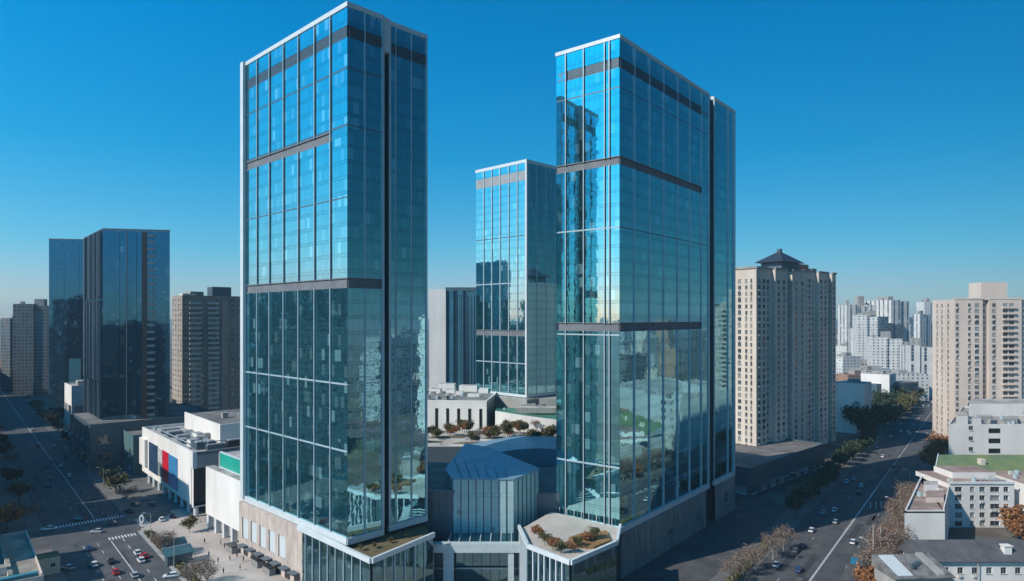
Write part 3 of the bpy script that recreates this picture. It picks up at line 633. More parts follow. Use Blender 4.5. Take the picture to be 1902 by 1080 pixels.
# ================================================================== DARK TOWERS AND FLATS AT LEFT
def dark_tower(label, p0, pr, pl, h, fins):
    o = Vector((p0[0], p0[1], 0)); t = thing('dark_glass_tower', label, 'tower', o, 0, 'dark glass towers at left')
    a = Vector((0, 0)); b = Vector((pr[0] - p0[0], pr[1] - p0[1])); c = Vector((pl[0] - p0[0], pl[1] - p0[1]))
    poly = [a, b, b + c, c]
    mb = MB(); mid = (b + c) / 2; mb.prism([mid + (q - mid) * .975 for q in poly], 0, h - .4, 0, 1); mb.build('core', [M_dark, M_roof], t)
    gm = MB()
    for i in range(4):
        p, q = poly[i], poly[(i + 1) % 4]; u = (q - p).normalized(); L = (q - p).length
        curtain(gm, p, tuple(u), L, 0, h, lerp(max(3, round(L / 9)), L), 4.0, 1.8, slot=.12, tilt=.0022)
    gm.build('glass_curtain_wall', [G_dark, G_dark], t)
    u = (a - c).normalized(); L = c.length
    if fins:
        for k in range(11):
            mb = MB(); z0 = 0
            for s0, s1 in ((0, h * .34), (h * .345, h * .70), (h * .705, h + .5)): slab(c, tuple(u), k * L / 11 + .5 + rnd.random() * .8, k * L / 11 + 1.0 + rnd.random(), .05, .7, s0, s1, mb)
            mb.build('vertical_fin', M_louvre if k % 3 else M_grey, t)
    mb = MB()
    for p, q in ((a, b), (c, a)):
        uu = (q - p).normalized(); slab(p, tuple(uu), 0, (q - p).length, -.5, .12, h, h + 1.0, mb)
    mb.build('parapet', M_louvre, t)
    return t, b
t, b = dark_tower('dark navy glass tower with vertical fins on its side, nearer of the dark pair', (-211, 345), (-180, 352), (-246, 385), 120.0, True)
u = b.normalized(); L = b.length
slab((0, 0), tuple(u), L * .58, L * .66, .02, .25, 0, 119.5).build('dark_strip', M_black, t)
for i in range(28): slab((0, 0), tuple(u), L * .66, L * .78, .02, .35, 20 + i * 3.6, 21.2 + i * 3.6).build('balcony', M_louvre, t)
slab((0, 0), tuple(u), L * .345, L * .36, .02, .3, 0, 119.5).build('vertical_fin', M_louvre, t)
t, b = dark_tower('dark blue glass tower, farther and plainer of the dark pair', (-346, 500), (-316, 506), (-356, 560), 133.0, False)
slab((0, 0), tuple(b.normalized()), 14, 22, .05, 1.2, 0, 44).build('glass_bay', mat('teal_panel', (0.05, 0.16, 0.2), .3), t)
# low podium blocks below them
def plain_block(name, label, cat, loc, rotz, w, d, h, wallm, roofm, wins=None, fr=None, seed=1, parapet=.9, group=None, extra=(), left=None, z_first=1.0, skew=0.0):
    """masonry building: front face along x, left face along y; windows as parts"""
    t = thing(name, label, cat, loc, rotz, group); mb = MB(); ops = []
    if wins:
        pitch, ww, fh, wh, sill = wins
        def cols(L): k = max(1, int(L / pitch)); g = L / k; return [(round(g * (i + .5) - ww / 2, 3), round(g * (i + .5) + ww / 2, 3)) for i in range(k)]
        k = max(1, int((h - z_first) / fh)); rows = [(round(z_first + i * fh + sill, 3), round(z_first + i * fh + sill + wh, 3)) for i in range(k) if z_first + i * fh + sill + wh < h - .2]
        ops += wall(mb, (0, 0), FR, w, 0, h, cols(w), rows); ops += wall(mb, (0, d), LF, d, 0, h, cols(d) if left is None else left, rows)
    else:
        wall(mb, (0, 0), FR, w, 0, h, [], []); wall(mb, (0, d), LF, d, 0, h, [], [])
    wall(mb, (w, 0), (0, 1), d, 0, h, [], []); wall(mb, (w, d), (-1, 0), w, 0, h, [], [])
    mb.face([(0, 0, h - .02), (w, 0, h - .02), (w, d, h - .02), (0, d, h - .02)], 1)
    if parapet:
        for x0, x1, y0, y1 in ((.01, w - .01, .01, .3), (.01, w - .01, d - .3, d - .01), (.01, .3, .3, d - .3), (w - .3, w - .01, .3, d - .3)): mb.box(x0, x1, y0, y1, h - .02, h + parapet, 0)
    sk = lambda q: setattr(q, 'v', [(x + skew * y, y, z) for x, y, z in q.v])
    sk(mb); ops = [(Vector((p.x + skew * p.y, p.y, p.z)), a_, b_, c_) for p, a_, b_, c_ in ops]
    mb.build('wall', [wallm, roofm], t)
    if ops: put_windows(t, ops, fr or M_wallw, 100, seed)
    for nm, (x0, x1, y0, y1, z0, z1), m in extra: q = MB(); q.box(x0, x1, y0, y1, z0, z1, 0, 1); sk(q); q.build(nm, [m, roofm], t)
    return t
plain_block('white_building', 'low white building with ribbon windows in front of the dark towers', 'building', (-258, 392, 0), MR, 40, 26, 34, M_wallw, M_roofl, (13, 11, 12, 5, 5), seed=3, extra=[('roof_unit', (4, 14, 6, 14, 34, 37), M_concrete)])
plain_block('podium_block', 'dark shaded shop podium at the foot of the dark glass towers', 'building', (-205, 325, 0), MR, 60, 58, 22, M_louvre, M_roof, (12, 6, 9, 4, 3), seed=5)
plain_block('teal_shop_building', 'teal grey shop block between dark podium and white mall', 'building', (-180, 318, 0), MR, 44, 26, 18, mat('teal_cladding', (0.10, 0.19, 0.20), .5), M_roof, (9, 5, 6, 3, 1.5), seed=6)
# apartment tower with balconies left of the tallest tower
t = plain_block('apartment_tower', 'grey brown apartment tower with balcony rows between dark tower and tallest tower', 'apartment block', (-206, 418, 0), R(42), 38, 22, 88, mat('grey_brown_wall', (0.36, 0.30, 0.25), .8, 0, .15, .1, streak=True), M_roof, (4.7, 2.0, 3.2, 1.5, .9), seed=9,
                extra=[('lift_house', (6, 14, 4, 14, 88, 91.5), M_concrete), ('lift_house', (20, 32, 6, 16, 88, 95), M_louvre), ('roof_terrace', (.5, 9, 1, 8, 88, 90), M_wallw)])
for k in range(26):
    for x0, x1 in ((4, 11), (15, 22)):
        mb = MB(); mb.box(x0, x1, -1.4, 0, 3.6 + k * 3.2, 4.7 + k * 3.2); mb.build('balcony', M_wallw, t)
mb = MB(); mb.box(23.5, 27.5, -.9, .0, 0, 86); mb.build('pilaster', mat('brown_wall', (0.52, 0.40, 0.33), .8), t)

# ================================================================== BEIGE APARTMENT TOWERS RIGHT OF THE COMPLEX
BR = R(40)
def beige_tower(label, loc, w, d, h, seed, hat, group='beige apartment towers'):
    t = thing('apartment_tower', label, 'apartment block', loc, BR, group); mb = MB(); ops = []; fh = 3.15
    rows = [(round(3.9 + i * fh, 3), round(5.8 + i * fh, 3)) for i in range(int((h - 6) / fh))]
    bayw = [(0, 0, 10), (10, 1.6, 7), (17, -.6, 12), (29, 2.2, 6), (35, -.2, w - 35)]
    poly = []
    for x, off, ln in bayw:
        cs = [(round(ln * f - 1.25, 3), round(ln * f + 1.25, 3)) for f in ((.28, .72) if ln > 8 else (.5,))]
        ops += wall(mb, (x, off), FR, ln, 0, h, cs, rows)
        poly += [(x, off), (x + ln, off)]
    for i in range(len(bayw) - 1):
        x, o0, o1 = bayw[i + 1][0], bayw[i][1], bayw[i + 1][1]
        if o1 > o0: wall(mb, (x, o0), (0, 1), o1 - o0, 0, h, [], [])
        else: wall(mb, (x, o0), LF, o0 - o1, 0, h, [], [])
    cs = [(2.5, 4.2), (7.5, 8.6), (d - 10, d - 8.2), (d - 6, d - 4.8), (d - 3.2, d - 2.2)]
    ops += wall(mb, (0, d), LF, d, 0, h, cs, rows); wall(mb, (w, bayw[-1][1]), (0, 1), d - bayw[-1][1], 0, h, [], []); wall(mb, (w, d), (-1, 0), w, 0, h, [], [])
    mb.face([(p[0], p[1], h - .3) for p in poly] + [(w, d, h - .3), (0, d, h - .3)], 1); mb.build('wall', [M_beige, M_roof], t)
    put_windows(t, ops, M_concrete, 100, seed, .3)
    mb = MB()
    for x, off, ln in bayw: mb.box(x - .3, x + ln + .3, off - .5, off + .4, h, h + 1.1)
    mb.box(-.5, .4, .4, d, h, h + 1.1); mb.build('parapet', M_concrete, t)
    # grey corner bays running the whole height
    mb = MB()
    for k in range(int(h / fh) - 1): mb.box(29.4, 34.6, .6, 2.2, 3 + k * fh, 4.1 + k * fh)
    stuff(mb.build('balcony', M_grey, t)); 
    return t
t = beige_tower('beige apartment tower with dark hipped roof pavilion, right of the glass towers', (119.4, 327, 0), 50, 24, 99, 11, True)
mb = MB(); mb.box(29, 47, 2.5, 14, 98.6, 104); mb.build('penthouse', M_louvre, t)
mb = MB(); hp = [(26.5, .4), (50, .4), (50, 16.6), (26.5, 16.6)]
for i in range(4): p, q = hp[i], hp[(i + 1) % 4]; mb.face([(*p, 104), (*q, 104), (38, 8.5, 110.5)], 0)
mb.face([(*p, 103.98) for p in reversed(hp)], 0); mb.build('hipped_roof', mat('dark_roof_tiles', (0.035, 0.05, 0.07), .5, 0, .2, 1), t)
mb = MB(); mb.box(37, 39, 7.5, 9.5, 109.6, 111.6); mb.build('finial', M_louvre, t)
t = beige_tower('second beige apartment tower with terracotta penthouse, half hidden behind the first', (166, 381, 0), 40, 24, 101, 12, False)
mb = MB(); mb.box(4, 16, 5, 16, 100.6, 106); mb.build('penthouse', mat('terracotta_wall', (0.42, 0.22, 0.15), .8), t)
mb = MB(); mb.box(18, 24, 4, 10, 100.6, 104); mb.build('tank', M_concrete, t)
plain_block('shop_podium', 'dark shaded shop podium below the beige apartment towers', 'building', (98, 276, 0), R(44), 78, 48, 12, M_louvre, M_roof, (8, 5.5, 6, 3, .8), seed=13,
            extra=[('awning', (24, 34, -2.2, 0, 4.6, 5.0), M_grey), ('awning', (38, 52, -2.4, 0, 4.7, 5.1), M_fin), ('awning', (8, 18, -1.6, 0, 4.3, 4.6), M_roof)])

# ================================================================== BUILDINGS ON THE RIGHT
def windows_front(t, mb, x, y, w, h, cols, rows, m=0, depth=.3): return wall(mb, (x, y), FR, w, 0, h, cols, rows, m, depth)
# near five-storey office block: projecting white wing + facade with square windows
M_pinkroof = mat('pinkish_roof', (0.36, 0.26, 0.22), .9, 0, .25, .15)
t = thing('office_block', 'white five storey block with flat pinkish roof, blank end wall and square windows', 'building', (122.6, 209, 0))
mb = MB(); H1, H2 = 14.4, 15.6
P_ = [(0, 0), (12.6, 0), (33.6, 30), (33.6, 50), (37, 51)]
wall(mb, (0, 0), FR, 12.6, 0, H1, [], [])
mb.face([(12.6, 0, 0), (33.6, 30, 0), (33.6, 30, H1), (12.6, 0, H1)], 0); mb.face([(37, 51, 0), (0, 0, 0), (0, 0, H1), (37, 51, H1)], 0)
mb.face([(0, 0, H1 - .5), (12.6, 0, H1 - .5), (33.6, 30, H1 - .5), (34, 51, H1 - .5), (37, 51, H1 - .5)], 1)
mb.prism([(0, 0), (12.6, 0), (12.8, .35), (.3, .35)], H1 - .5, H1 + .35, 0); mb.prism([(0, 0), (.5, 0), (37.4, 51), (36.9, 51)], H1 - .49, H1 + .3, 0); mb.prism([(12.2, .4), (12.6, .4), (33.6, 30), (33.2, 30)], H1 - .5, H1 + .32, 0)
rows = [(round(.5 + i * 3.05, 2), round(2.3 + i * 3.05, 2)) for i in range(5)]
ops = wall(mb, (33.6, 30), FR, 23.2, 0, H2, [(2, 4.6), (7.4, 9.0), (10.8, 12.8), (14.6, 18.0), (19.4, 21.2)], rows, 0, .35)
ops += wall(mb, (60, 29), FR, 34, 0, H2, [(3, 5), (8, 10), (13, 15), (18, 20), (23, 25)], rows, 0, .35)
wall(mb, (56.8, 30), (0, 1), 20, 0, H2, [], []); wall(mb, (60, 50), LF, 21, 0, H2, [], [])
mb.face([(33.6, 30, H2), (56.8, 30, H2), (56.8, 50, H2), (33.6, 50, H2)], 1); mb.face([(60, 29, H2), (94, 29, H2), (94, 50, H2), (60, 50, H2)], 1); mb.face([(33.6, 50, H1 - .6), (33.6, 30, H1 - .6), (33.6, 30, H2), (33.6, 50, H2)], 0)
mb.box(33.6, 56.8, 29.6, 30.0, H2 - .02, H2 + .8, 0); mb.box(60, 94, 28.6, 29.0, H2 - .02, H2 + .8, 0); mb.build('wall', [M_wallw, M_pinkroof], t)
put_windows(t, ops, M_concrete, 100, 21, .2)
mb = MB(); mb.prism([(14, 12), (20, 12), (26, 21), (20, 21)], H1 - .5, H1 + 1.2, 0, 1); mb.build('stair_head', [M_wallp, M_pinkroof], t)
mb = MB(); mb.prism([(22, 26), (27, 26), (30, 31), (25, 31)], H1 - .5, H1 + 1.9, 0, 1); mb.build('water_tank', [M_wallw, M_roofl], t)
mb = MB(); mb.box(40, 56, 38, 49, H2, H2 + 2.2, 0, 1); mb.build('roof_room', [M_wallw, M_pinkroof], t)
# grey pitched roof house in front
t = thing('grey_roofed_house', 'long white house with dark grey pitched roof in the bottom right corner', 'house', (111, 181, 0))
mb = MB(); ops = wall(mb, (0, 0), FR, 60, 0, 9.2, [(round(5.6 + i * 3.9, 2), round(7.2 + i * 3.9, 2)) for i in range(13)], [(1.6, 3.2), (5.6, 7.4)], 0, .3)
wall(mb, (0, 9), LF, 9, 0, 9.2, [], []); wall(mb, (60, 0), (0, 1), 9, 0, 9.2, [], []); wall(mb, (60, 9), (-1, 0), 60, 0, 9.2, [], []); mb.face([(0, 0, 9.2), (0, 9, 9.2), (0, 4.5, 12.6)][::-1], 0)
mb.build('wall', M_wallw, t); put_windows(t, ops, M_concrete, 100, 22, .25)
M_greyroof = mat('grey_roof_felt', (0.095, 0.098, 0.105), .85, 0, .2, .3, bump=.3)
mb = MB(); mb.prism([(-.8, -.9), (60.5, -.9), (60.5, 5.2), (-.8, 5.2)], 9.0, 9.3, 0, 0, True, ztop=[9.3, 9.3, 13.2, 13.2]); mb.prism([(-.8, 5.2), (60.5, 5.2), (60.5, 10), (-.8, 10)], 9, 9.3, 0, 0, True, ztop=[13.2, 13.2, 9.5, 9.5]); mb.build('roof', M_greyroof, t)
mb = MB(); mb.box(23, 25, 1.0, 2.6, 10, 12.6); mb.box(22.8, 25.2, .8, 2.8, 12.6, 12.9); mb.build('chimney', M_wallw, t)
mb = MB(); mb.tube((14.5, -.7, 0), (14.5, -.7, 9), .12, .12); mb.build('drainpipe', M_concrete, t)
mb = MB(); slab((0, 0), FR, 1.0, 4.2, .02, .12, .4, 7.6, mb); mb.build('stair_window', mat('teal_glazing', (0.05, 0.2, 0.24), .2), t)
# small corner house with white roof panel
t = thing('corner_house', 'small grey roofed house with a white roof panel beside the blue road sign', 'house', (97, 169, 0), R(4))
mb = MB(); wall(mb, (0, 0), FR, 15, 0, 9, [], []); wall(mb, (0, 9), LF, 9, 0, 9, [], []); wall(mb, (15, 0), (0, 1), 9, 0, 9, [], []); wall(mb, (15, 9), (-1, 0), 15, 0, 9, [], []); mb.build('wall', M_concrete, t)
mb = MB(); mb.prism([(-.5, -.5), (15.4, -.5), (15.4, 9.4), (-.5, 9.4)], 8.9, 9.2, 0, 0, True, ztop=[9.2, 9.2, 11.8, 11.8]); mb.build('roof', mat('old_grey_roof', (0.21, 0.205, 0.20), .9, 0, .3, .5), t)
mb = MB(); mb.prism([(.9, .4), (4.8, .4), (4.8, 8.6), (.9, 8.6)], 9.2, 9.6, 0, 0, ztop=[9.62, 9.62, 11.9, 11.9]); mb.build('roof_panel', M_white, t)
mb = MB(); mb.prism([(11.3, .2), (13.2, .2), (13.2, 8.9), (11.3, 8.9)], 9.2, 9.6, 0, 0, ztop=[9.8, 9.8, 12.3, 12.3]); mb.build('roof_ridge', M_concrete, t)
for i in range(3):
    mb = MB(); mb.box(6 + i * 1.5, 6.8 + i * 1.5, 2.6 + i, 3.5 + i, 9.3, 11.4); mb.build('vent', M_louvre, t)
# green roofed block
t = thing('green_roofed_block', 'long low block with faded green sloping roof behind the office block', 'building', (165, 261, 0))
mb = MB(); gp = [(0, 0), (110, 0), (122, 15.5), (12, 15.5)]; mb.prism(gp, 0, 14, 0, 0, ztop=[14.2, 14.2, 17.6, 17.6]); mb.build('wall', M_wallw, t)
M_greenroof = mat('green_felt_roof', (0.17, 0.20, 0.07), .9, 0, .35, .12, c2=(0.09, 0.16, 0.09))
mb = MB(); mb.prism([(-.5, -.6), (110, -.6), (122.5, 16), (11.5, 16)], 14.3, 14.4, 0, 0, True, ztop=[14.65, 14.65, 18.2, 18.2]); mb.build('roof', M_greenroof, t)
mb = MB(); mb.prism([(-.7, -.9), (110, -.9), (110, -.55), (-.7, -.55)], 14.2, 14.9, 0); mb.prism([(-.8, -.6), (-.3, -.6), (11.7, 16), (11.2, 16)], 14.3, 14.9, 0, ztop=[15.0, 15.0, 18.6, 18.6]); mb.build('roof_trim', M_white, t)
for x in (22, 45, 70):
    mb = MB(); mb.box(x, x + 2, 6, 8, 15, 18.4); mb.build('vent', M_wallp, t)
# white block behind
t = plain_block('white_office_block', 'white office block with rooftop machines below the right beige tower', 'building', (190.5, 292, 0), 0, 100, 60, 27.5, M_wallw, M_roofl, None, seed=24, skew=.78,
    extra=[('roof_unit', (3, 8, 4, 9, 27.5, 31.5), M_wallw), ('roof_unit', (10, 14, 3, 7, 27.5, 30.5), M_wallw), ('roof_unit', (12, 18, 12, 18, 27.5, 30), M_concrete), ('roof_unit', (18, 21, 4, 6, 27.5, 29.6), M_louvre), ('roof_shed', (6, 34, 30, 50, 27.5, 33.5), M_wallw),
           ('roof_unit', (24, 30, 6, 14, 27.5, 30), M_concrete), ('roof_unit', (30, 44, 16, 20, 27.5, 29), M_wallp), ('tank', (34, 38, 4, 8, 27.5, 30.2), M_wallw), ('roof_unit', (1, 6, 20, 26, 27.5, 30.4), M_wallp)])
ops = [(Vector((9.6, -.02, 3 + 4.6 * i)), 1.8, 1.7, 0.0) for i in range(6)]
for p, w, h, a in ops: link('window', win_mesh(w, h, 0, M_concrete), t, p, a)
for i in range(6):
    mb = MB(); mb.box(17.4, 22.4, -.12, 0.0, 2.6 + i * 4.4, 4.6 + i * 4.4); mb.build('ribbon_window', M_black, t)
crr = random.Random(5)
def clutter(t, x0, x1, y0, y1, z, n, skew=0.0):
    for i in range(n):
        x, y = crr.uniform(x0, x1), crr.uniform(y0, y1); x += skew * y; k = crr.random(); mb = MB()
        if k < .3: mb.tube((x, y, z), (x, y, z + 1.5), .8, .8, 10); nm, m_ = 'roof_tank', M_fin
        elif k < .6: mb.box(x, x + 1.6, y, y + 1.0, z, z + 1.2); mb.box(x + .2, x + 1.4, y + .1, y + .9, z + 1.2, z + 1.35); nm, m_ = 'roof_machine', M_ac
        elif k < .8: mb.box(x, x + crr.uniform(4, 9), y, y + .3, z + .2, z + .5); nm, m_ = 'roof_pipe', M_fin
        else: mb.box(x, x + 2.4, y, y + 2, z, z + 2.2); mb.box(x - .2, x + 2.6, y - .2, y + 2.2, z + 2.2, z + 2.4); nm, m_ = 'stair_head', M_concrete
        mb.build(nm, m_, t)
clutter(t, 2, 44, 3, 28, 27.5, 26, .78)
for o_ in bpy.data.objects:
    if o_.name == 'office_block': clutter(o_, 34, 55, 31, 36, 15.6, 6); clutter(o_, 62, 90, 31, 46, 15.6, 8); clutter(o_, 3, 10, 3, 30, 13.9, 5, .68)
    if o_.get('label', '').startswith('curved white parapet'): clutter(o_, 4, 30, 12, 34, 28, 14)
    if o_.get('label', '').startswith('white mall hall'): clutter(o_, 3, 36, 4, 30, 34, 16)
    if o_.get('label', '').startswith('white shopping mall'): clutter(o_, 2, 14, 8, 72, 23.4, 16); clutter(o_, 18, 44, 24, 66, 30, 10)
# right beige apartment tower
t = thing('apartment_tower', 'pinkish beige apartment tower at the right edge with stacked windows and tall lift house', 'apartment block', (246, 372, 0), R(-4), 'beige apartment towers')
mb = MB(); h = 85; rows = [(round(2.9 + i * 3.25, 2), round(4.75 + i * 3.25, 2)) for i in range(25)]; ops = []
for x, off, ln, cs in ((0, 0, 15, [(.8, 2.4), (7.2, 8.8), (10.8, 13.2)]), (15, 2.4, 3.2, [(.7, 2.5)]), (18.2, -.4, 17, [(1.6, 3.6), (7.2, 9.8), (10.4, 13.2)]), (35.2, 1.0, 16, [(2, 4), (7, 9), (12, 14)])):
    ops += wall(mb, (x, off), FR, ln, 0, h, cs, rows)
wall(mb, (15, 0), (0, 1), 2.4, 0, h, [], []); wall(mb, (18.2, 2.4), LF, 2.8, 0, h, [], []); wall(mb, (35.2, -.4), (0, 1), 1.4, 0, h, [], [])
ops += wall(mb, (0, 22), LF, 22, 0, h, [(4, 5.4), (9, 10.4), (15, 16.6)], rows); wall(mb, (51.2, 1), (0, 1), 21, 0, h, [], []); wall(mb, (51.2, 22), (-1, 0), 51.2, 0, h, [], [])
mb.face([(0, 0, h - .3), (51, -.4, h - .3), (51.2, 22, h - .3), (0, 22, h - .3)], 1); mb.box(-.2, 15.2, -.2, .3, h, h + .9, 0); mb.box(18, 35.4, -.6, -.1, h, h + .9, 0); mb.build('wall', [M_wallp, M_roof], t)
put_windows(t, ops, M_concrete, 100, 25, .3)
mb = MB(); mb.box(14.6, 28.4, .8, 12, h - .3, h + 9.5); mb.build('lift_house', M_wallp, t)
for k in range(25):
    mb = MB(); mb.box(25, 32, -1.6, -.42, 2.0 + k * 3.25, 2.9 + k * 3.25); mb.build('balcony', M_wallp, t)

# ================================================================== FAR BUILDINGS
FM = [facade_mat('far_white', (0.66, 0.65, 0.62), 4.2, 3.1, .3, .62, .3, .75), facade_mat('far_beige', (0.52, 0.46, 0.40), 3.6, 3.1, .25, .6, .3, .72),
      facade_mat('far_grey', (0.36, 0.37, 0.38), 3.2, 3.2, .15, .8, .3, .8), facade_mat('far_brick', (0.36, 0.22, 0.16), 3.8, 3.0, .3, .65, .3, .7),
      facade_mat('far_strips', (0.62, 0.60, 0.57), 7.5, 3.1, .55, .85, .05, .95, pale=.15), facade_mat('far_glass', (0.10, 0.16, 0.2), 3, 3.6, .06, .94, .12, .94)]
FM.append(M_wallw); FM_DARK = facade_mat('far_dark', (0.15, 0.16, 0.16), 3.2, 3.2, .15, .8, .3, .8, pale=.12); FM.append(mat('far_blue_glass', (0.05, 0.17, 0.24), .15, .3, .15, .1))
FM.append(FM_DARK)
RF = [M_roof, M_roofl, mat('red_roof', (0.30, 0.13, 0.09), .85, 0, .3, .2), mat('blue_roof', (0.10, 0.22, 0.32), .7, 0, .2, .2)]
def far(name, label, px, w, D, h, d=18, rot=0, k=0, roof=0, top=None, group=None):
    """far building: left edge at photo x = px, width w px, at distance D, h metres tall; step-backs and a lift house break the roofline"""
    X = (px - CX) / F * D; wm = w / F * D / max(.5, math.cos(rot))
    t = thing(name, label, 'building', (X, D, 0), rot, group); mb = MB()
    n = max(1, round(wm / 14)) if h > 40 else 1
    for i in range(n):
        o = (i % 2) * 1.6; mb.prism([(wm * i / n, o), (wm * (i + 1) / n, o), (wm * (i + 1) / n, d), (wm * i / n, d)], 0, h - o, 0, 1)
    mb.build('wall', [FM[k], RF[roof]], t)
    mb = MB(); a = rnd.uniform(.2, .5) * wm
    if top != 0:
        hh = top or (rnd.uniform(2.5, 4) if h < 40 else rnd.uniform(4, 7)); mb.box(a, a + min(8, wm * .3), d * .3, d * .7, h - 1.7, h + hh, 0, 1)
        mb.build('lift_house', [M_concrete, RF[roof]], t)
        mb = MB(); mb.box(wm * .08, wm * .08 + min(3, wm * .1), d * .4, d * .55, h - 1.7, h + hh * .5, 0, 1); mb.build('roof_tank', [M_concrete, RF[roof]], t)
    return t
# explicit ones
far('apartment_slab', 'white slab tower with dark stair strip beyond the beige towers on the right', 1574, 80, 900, 92, 22, R(6), 4, 1, 12)
far('apartment_slab', 'bright white tower with blue shaded side beside the white slab, right of it', 1655, 42, 880, 98, 46, R(14), 4, 1, 5)
far('apartment_tower', 'dull grey apartment tower far left, beside the farther dark tower', 24, 62, 640, 88, 24, R(18), 8, 0, 5)
t = far('glass_office', 'white and dark blue tower seen between tallest tower and pale glass tower', 797, 31, 500, 96, 30, 0, 6, 1, 0)
mb = MB(); mb.prism([(12.5, 2.5), (18, .5), (20, 3), (25, .5), (27, 3), (36, 2), (36, 30), (12.5, 30)], 0, 95); mb.build('glazed_side', FM[7], t)
for i in range(6): mb = MB(); mb.box(20 + i * 2.6, 20.3 + i * 2.6, .1, .5, 4, 94); mb.build('vertical_fin', M_louvre, t)
mb = MB(); mb.box(12, 36, 2, 30, 95.05, 97.6); mb.build('roof_grid', M_louvre, t)
far('pale_block', 'pale rectangular tower rising far beyond the white slab, left of the right road', 1717, 26, 1500, 110, 24, R(8), 0, 1, 8)
far('pale_block', 'narrow pale tower rising just left of the right beige tower', 1761, 20, 1250, 92, 24, R(5), 1, 1, 12)
far('shaded_house', 'blue shaded house with white roof, left one behind the dark trees', 1568, 33, 436, 30.5, 16, R(48), 6, 1, 2)
far('shaded_house', 'taller blue shaded house with white roof behind the dark trees', 1604, 36, 428, 32.5, 16, R(48), 6, 1, 2)
far('shaded_house', 'blue shaded house at the end of the dark trees beside the right road', 1652, 34, 560, 27, 22, R(48), 6, 1, 2)
far('brick_house', 'small orange brick house with white roof at the far left', 32, 28, 700, 26, 20, R(15), 3, 1, 2)
for i, (px, w, D, h, k, rf) in enumerate([(1566, 40, 700, 34, 0, 1), (1608, 34, 640, 24, 1, 1), (1640, 30, 720, 30, 0, 3), (1572, 30, 820, 40, 0, 1), (1612, 46, 860, 30, 1, 2), (1660, 30, 780, 22, 0, 1), (1688, 28, 880, 20, 2, 2), (1700, 30, 1000, 26, 0, 1), (1715, 26, 1120, 24, 0, 2), (1680, 20, 1060, 44, 4, 1)]):
    far('low_building', '%s between the beige towers and the far white slabs, %s of these' % (['white house', 'beige house', 'bluish roofed house', 'tall white house', 'red roofed wide house', 'small white house', 'grey red roofed house', 'pale house', 'white red roofed house', 'striped house'][i], ordw(i)), px, w, D, h, 20, R(14), k, rf, None, 'houses below the far white slabs')
# the city to the right of the frame, seen only mirrored in the towers' shaded sides
mr = random.Random(3)
for i in range(64):
    Y = mr.uniform(-60, 520); X = max(Y * .80 + 24, 150) + (i % 8) * 62 + mr.uniform(0, 26); w = mr.uniform(18, 46); tall = mr.random() < .3; h = mr.uniform(40, 76) if tall else mr.uniform(9, 26)
    t = thing('city_block', 'city building beyond the right edge, mirrored in tower glass, %s of them' % ordw(i), 'building', (X, Y, 0), R(mr.choice([0, 38, 52, 40])), 'buildings mirrored from beyond the right edge'); mb = MB(); mb.prism([(0, 0), (w, 0), (w, 18), (0, 18)], 0, h, 0, 1); mb.build('wall', [FM[mr.choice([0, 1, 2, 3, 8, 2])], RF[mr.choice([0, 1, 1, 2])]], t)
    mb = MB(); mb.box(w * .3, w * .5, 6, 11, h, h + 3); mb.build('lift_house', M_concrete, t)
# scattered skyline, wedge by wedge
WEDGE = [('far left of the dark towers', -4, 84, 30, 640, 2600), ('between dark tower and tallest tower', 322, 450, 6, 1100, 2600), ('in the gap left of the pale glass tower', 800, 884, 14, 560, 2400), ('between the beige towers and the right road', 1562, 1730, 52, 560, 2800), ('right of the right road', 1790, 1910, 8, 900, 2400), ('on the horizon beside the right road', 1690, 1790, 22, 1300, 3400)]
CN = ['white', 'beige', 'grey', 'brick', 'striped white', 'glassy', 'plain', 'blue', 'dark']
for nm, a, b, cnt, d0, d1 in WEDGE:
    bs = []
    for i in range(cnt):
        D = d0 * (d1 / d0) ** ((i + rnd.random()) / cnt); tall = rnd.random() < (.42 if cnt < 40 else .26); w = rnd.uniform(18, 34) if tall else rnd.uniform(24, 60)
        h = rnd.uniform(38, 84) if tall else rnd.uniform(12, 26)
        if D > 1500 and tall: h *= 1.15
        bs.append((rnd.uniform(a, max(a + 1, b - w / D * F)), w / D * F, D, h, rnd.choice([2, 8, 8, 5] if tall and b < 100 else [0, 0, 1, 2, 4, 4, 5] if tall else [0, 1, 2, 3, 0, 5]), tall))
    cnts = {}
    for px, w, D, h, k, tall in sorted(bs):
        key = (k, tall); cnts[key] = cnts.get(key, 0) + 1
        far('high_rise' if tall else 'low_building', '%s %s %s, %s from left' % (CN[k], 'high-rise' if tall else 'low building', nm, ordw(cnts[key] - 1)), px, w, D, h, rnd.uniform(14, 24), rnd.choice([0, R(10), R(35), R(-20)]) * .6, k, rnd.choice([0, 1, 1, 2, 3]) if not tall else 1, None, 'buildings of the distant city')
# buildings left of the avenue, outside the frame: mirrored in the tallest tower, shading the avenue
def edge_block(label, a0, a1, s0, d, h, k):
    p = on1(a0, s0); t = thing('apartment_block', label, 'apartment block', p, math.atan2(D1.y, D1.x)); w = a1 - a0
    mb = MB(); mb.prism([(0, 0), (w, 0), (w, d), (0, d)], 0, h, 0, 1); mb.build('wall', [FM_edge[k], M_roof], t)
    for i in range(int(w // 14)):
        mb = MB(); mb.box(i * 14 + 2, i * 14 + 7 + (i % 3), d * .2, d * .6, h, h + 2.2 + (i * 7 % 3), 0); mb.build('lift_house', M_concrete, t)
    return t
FM_edge = [facade_mat('flats_grey', (0.20, 0.22, 0.22), 4.2, 3.6, .2, .7, .25, .8, pale=.36, curtain=(.9, .95, .95)), facade_mat('flats_tan', (0.36, 0.33, 0.3), 3.4, 3.2, .25, .7, .3, .76, pale=.4)]
edge_block('tall grey flats mirrored in the tallest tower, across the left avenue', 100, 245, -112, 20, 93, 0)
edge_block('low grey flats before the cross street, left of the avenue', -12, 19, -50, 20, 34, 1)
